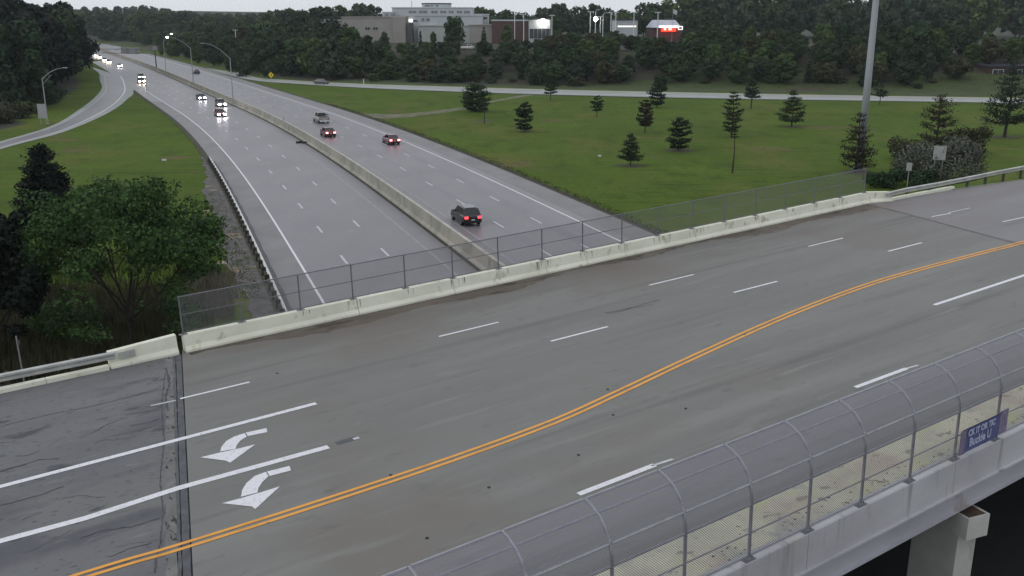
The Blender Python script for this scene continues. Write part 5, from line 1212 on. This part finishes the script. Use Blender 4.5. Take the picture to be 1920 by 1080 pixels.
bblock(bk, 'wall', B_brick, 922, 991, 39.5, Y, 25, roof=B_white); bblock(bk, 'wall', B_white, 991.5, 1032, 37, Y - 2, 25, roof=B_roof); bwin(bk, 993, 1031, 54, 72, Y - 2, B_win, 5)
a = at(1018, 40, Y - 3.2); MB().disc((a[0], Y - 3.4, a[2]), (0, 1, -.2), .95, .4, 12).build('floodlight', emat('flood_glow', (1, .96, .85), 40), bk); MB().box(a[0] - .1, a[0] + .1, Y - 3.1, Y - 2, a[2] - .1, a[2] + .1).build('bracket', M_galv, bk)
Y = 400
sh_ = empty('low_shop', 'low shop with a flat white fascia between the light poles', 'building', (0, 0, 0)); bblock(sh_, 'wall', B_white, 1156, 1196, 38, Y, 18, roof=B_roof); bwin(sh_, 1158, 1193, 48, 51, Y, emat('shop_glow', (1, .97, .9), .8), 8)
rs_ = empty('lit_store', 'small store with a pale roof and a glowing red lit sign', 'building', (0, 0, 0)); bblock(rs_, 'wall', B_brick, 1221, 1281, 54, Y, 15, roof=False)
a = at(1221, 52, Y - 1); b = at(1279, 52, Y - 1); c = at(1227, 37.5, Y + 4); d_ = at(1266, 37.5, Y + 4)
MB().quadbox([(a[0], Y - 1, a[2]), (b[0], Y - 1, a[2]), (b[0], Y + 15, a[2]), (a[0], Y + 15, a[2]), (c[0], Y + 4, c[2]), (d_[0], Y + 4, c[2]), (d_[0], Y + 11, c[2]), (c[0], Y + 11, c[2])]).build('roof', mat('pale_roof', (.42, .44, .50), (.50, .52, .58), .4), rs_)
a = at(1240, 52, Y - 1.3); b = at(1267, 59, Y - 1.3); MB().box(a[0], b[0], Y - 1.35, Y - 1.1, b[2], a[2]).build('lit_sign', emat('red_sign', (1, .03, .01), 3.0), rs_)
a = at(1236, 48.5, Y - 1.5); b = at(1271, 51.5, Y - 1.5); MB().box(a[0], b[0], Y - 1.6, Y - 1.36, b[2], a[2]).build('lit_fascia', emat('white_fascia', (1, 1, .95), 2.4), rs_)
for x0, x1 in ((1245, 1249), (1254, 1259)): a = at(x0, 53, Y - 1.7); b = at(x1, 56.5, Y - 1.7); MB().box(a[0], b[0], Y - 1.5, Y - 1.36, b[2], a[2]).build('sign_mark', emat('red_bright', (1, .25, .18), 6), rs_)
a = at(1271.5, 49, Y - 1.3); b = at(1280, 56, Y - 1.3); MB().box(a[0], b[0], Y - 1.35, Y - 1.1, b[2], a[2]).build('white_board', emat('board_glow', (1, .9, .85), 1.2), rs_); MB().box(a[0] + .35, b[0] - .35, Y - 1.4, Y - 1.36, b[2] + .3, a[2] - .4).build('board_mark', B_brick, rs_)
rb = empty('red_building', 'dark red low building at the right edge behind the tall ragged pine', 'building', (0, 0, 0)); bblock(rb, 'wall', mat('dull_red_wall', (.055, .028, .026), (.07, .036, .032), .5), 1853, 1990, 126, 272, 14, 2, roof=B_roof)
bwin(rb, 1862, 1880, 131, 141, 272, B_win, 2); bwin(rb, 1900, 1915, 131, 141, 272, B_win, 2)
# parking-lot light poles
def lot_pole(px, yt, yb, Y, kind, label, lit=False):
    a = at(px, yt, Y); z0 = tz(a[0], Y); r = empty('lot_light', label, 'light pole', (a[0], Y, z0)); h = a[2] - z0
    MB().tube([(0, 0, 0), (0, 0, h)], .20, 6, .17).build('pole', mat('pale_pole', (.60, .62, .62)), r)
    if kind == 'T': MB().box(-1.2, 1.2, -.25, .25, h, h + .32).build('lamp_head', M_signw, r)
    else: MB().tube([(0, 0, h), (.4, 0, h + .5), (1.3, 0, h + .6)], .1, 5).build('arm', M_signb, r); MB().box(.9, 1.9, -.2, .2, h + .5, h + .7).build('lamp_head', M_signb, r)
    if lit: MB().disc((0, -.3, at(px, lit, Y)[2] - z0), (0, 1, 0), .85, .3, 10).build('lens', emat('lot_glow', (1, .98, .92), 30), r)
for px, yt, kd, lb, lit in ((965, 27, 'L', 'tall light pole before the left part of the brick building', 0), (982, 28, 'T', 'T-shaped light pole before the middle of the brick building', 0), (1035, 29.5, 'T', 'T-shaped light pole at the right corner of the brick building', 0), (1107, 23, 'T', 'double-headed light pole left of the round lit lamp', 0), (1117, 21, 'L', 'light pole carrying the round lit lamp', 36), (1126, 32, 'T', 'short light pole right of the round lit lamp', 0), (1131, 27, 'L', 'curved-arm light pole right of the round lit lamp', 0), (1146, 24, 'T', 'narrow light pole left of the low white shop', 0), (1155, 24, 'T', 'light pole beside the left end of the low white shop', 0), (1189, 24, 'T', 'light pole above the right end of the low white shop', 0), (1234, 24, 'T', 'light pole above the store with the red sign', 0), (441, 53, 'L', 'small double lamp glimpsed over the trees right of the highway', 0)):
    lot_pole(px, yt, 60, 398 if px != 1035 else 408, kd, lb, lit) if px > 500 else lot_pole(px, 57, 60, 455, 'T', lb)
a = at(1262, 16, 396); z0 = tz(a[0], 396); fp = empty('flagpole', 'flagpole with a pale flag above the store with the red sign', 'flagpole', (a[0], 396, z0)); h = a[2] - z0
MB().tube([(0, 0, 0), (0, 0, h)], .09, 6, .05).build('pole', M_galv, fp); mb = MB()
for i in range(7): mb.v += [(.1 + i * .26, .15 * math.sin(i * 1.1), h - .2 - i * .10), (.1 + i * .26, .15 * math.sin(i * 1.1), h - 1.8 - i * .12)]
for i in range(6): mb.f.append((2*i, 2*i+1, 2*i+3, 2*i+2))
mb.build('flag', M_signw, fp)

# ------------------------------------------------------------ air
hz = MB().box(-1400, 1400, -140, 1500, -1.2, 42).mesh('haze'); hm_ = bpy.data.materials.new('haze_air'); hm_.use_nodes = True
n_ = hm_.node_tree.nodes; n_.clear(); o_ = n_.new('ShaderNodeOutputMaterial'); v_ = n_.new('ShaderNodeVolumePrincipled'); v_.inputs['Density'].default_value = .00010; v_.inputs['Color'].default_value = (.85, .92, 1.0, 1); v_.inputs['Anisotropy'].default_value = .1
hm_.node_tree.links.new(v_.outputs[0], o_.inputs['Volume']); HAZE = True
if HAZE: ho = link(hz, 'haze', hm_); tag(ho, 'thin damp evening air over the whole scene', kind='stuff')
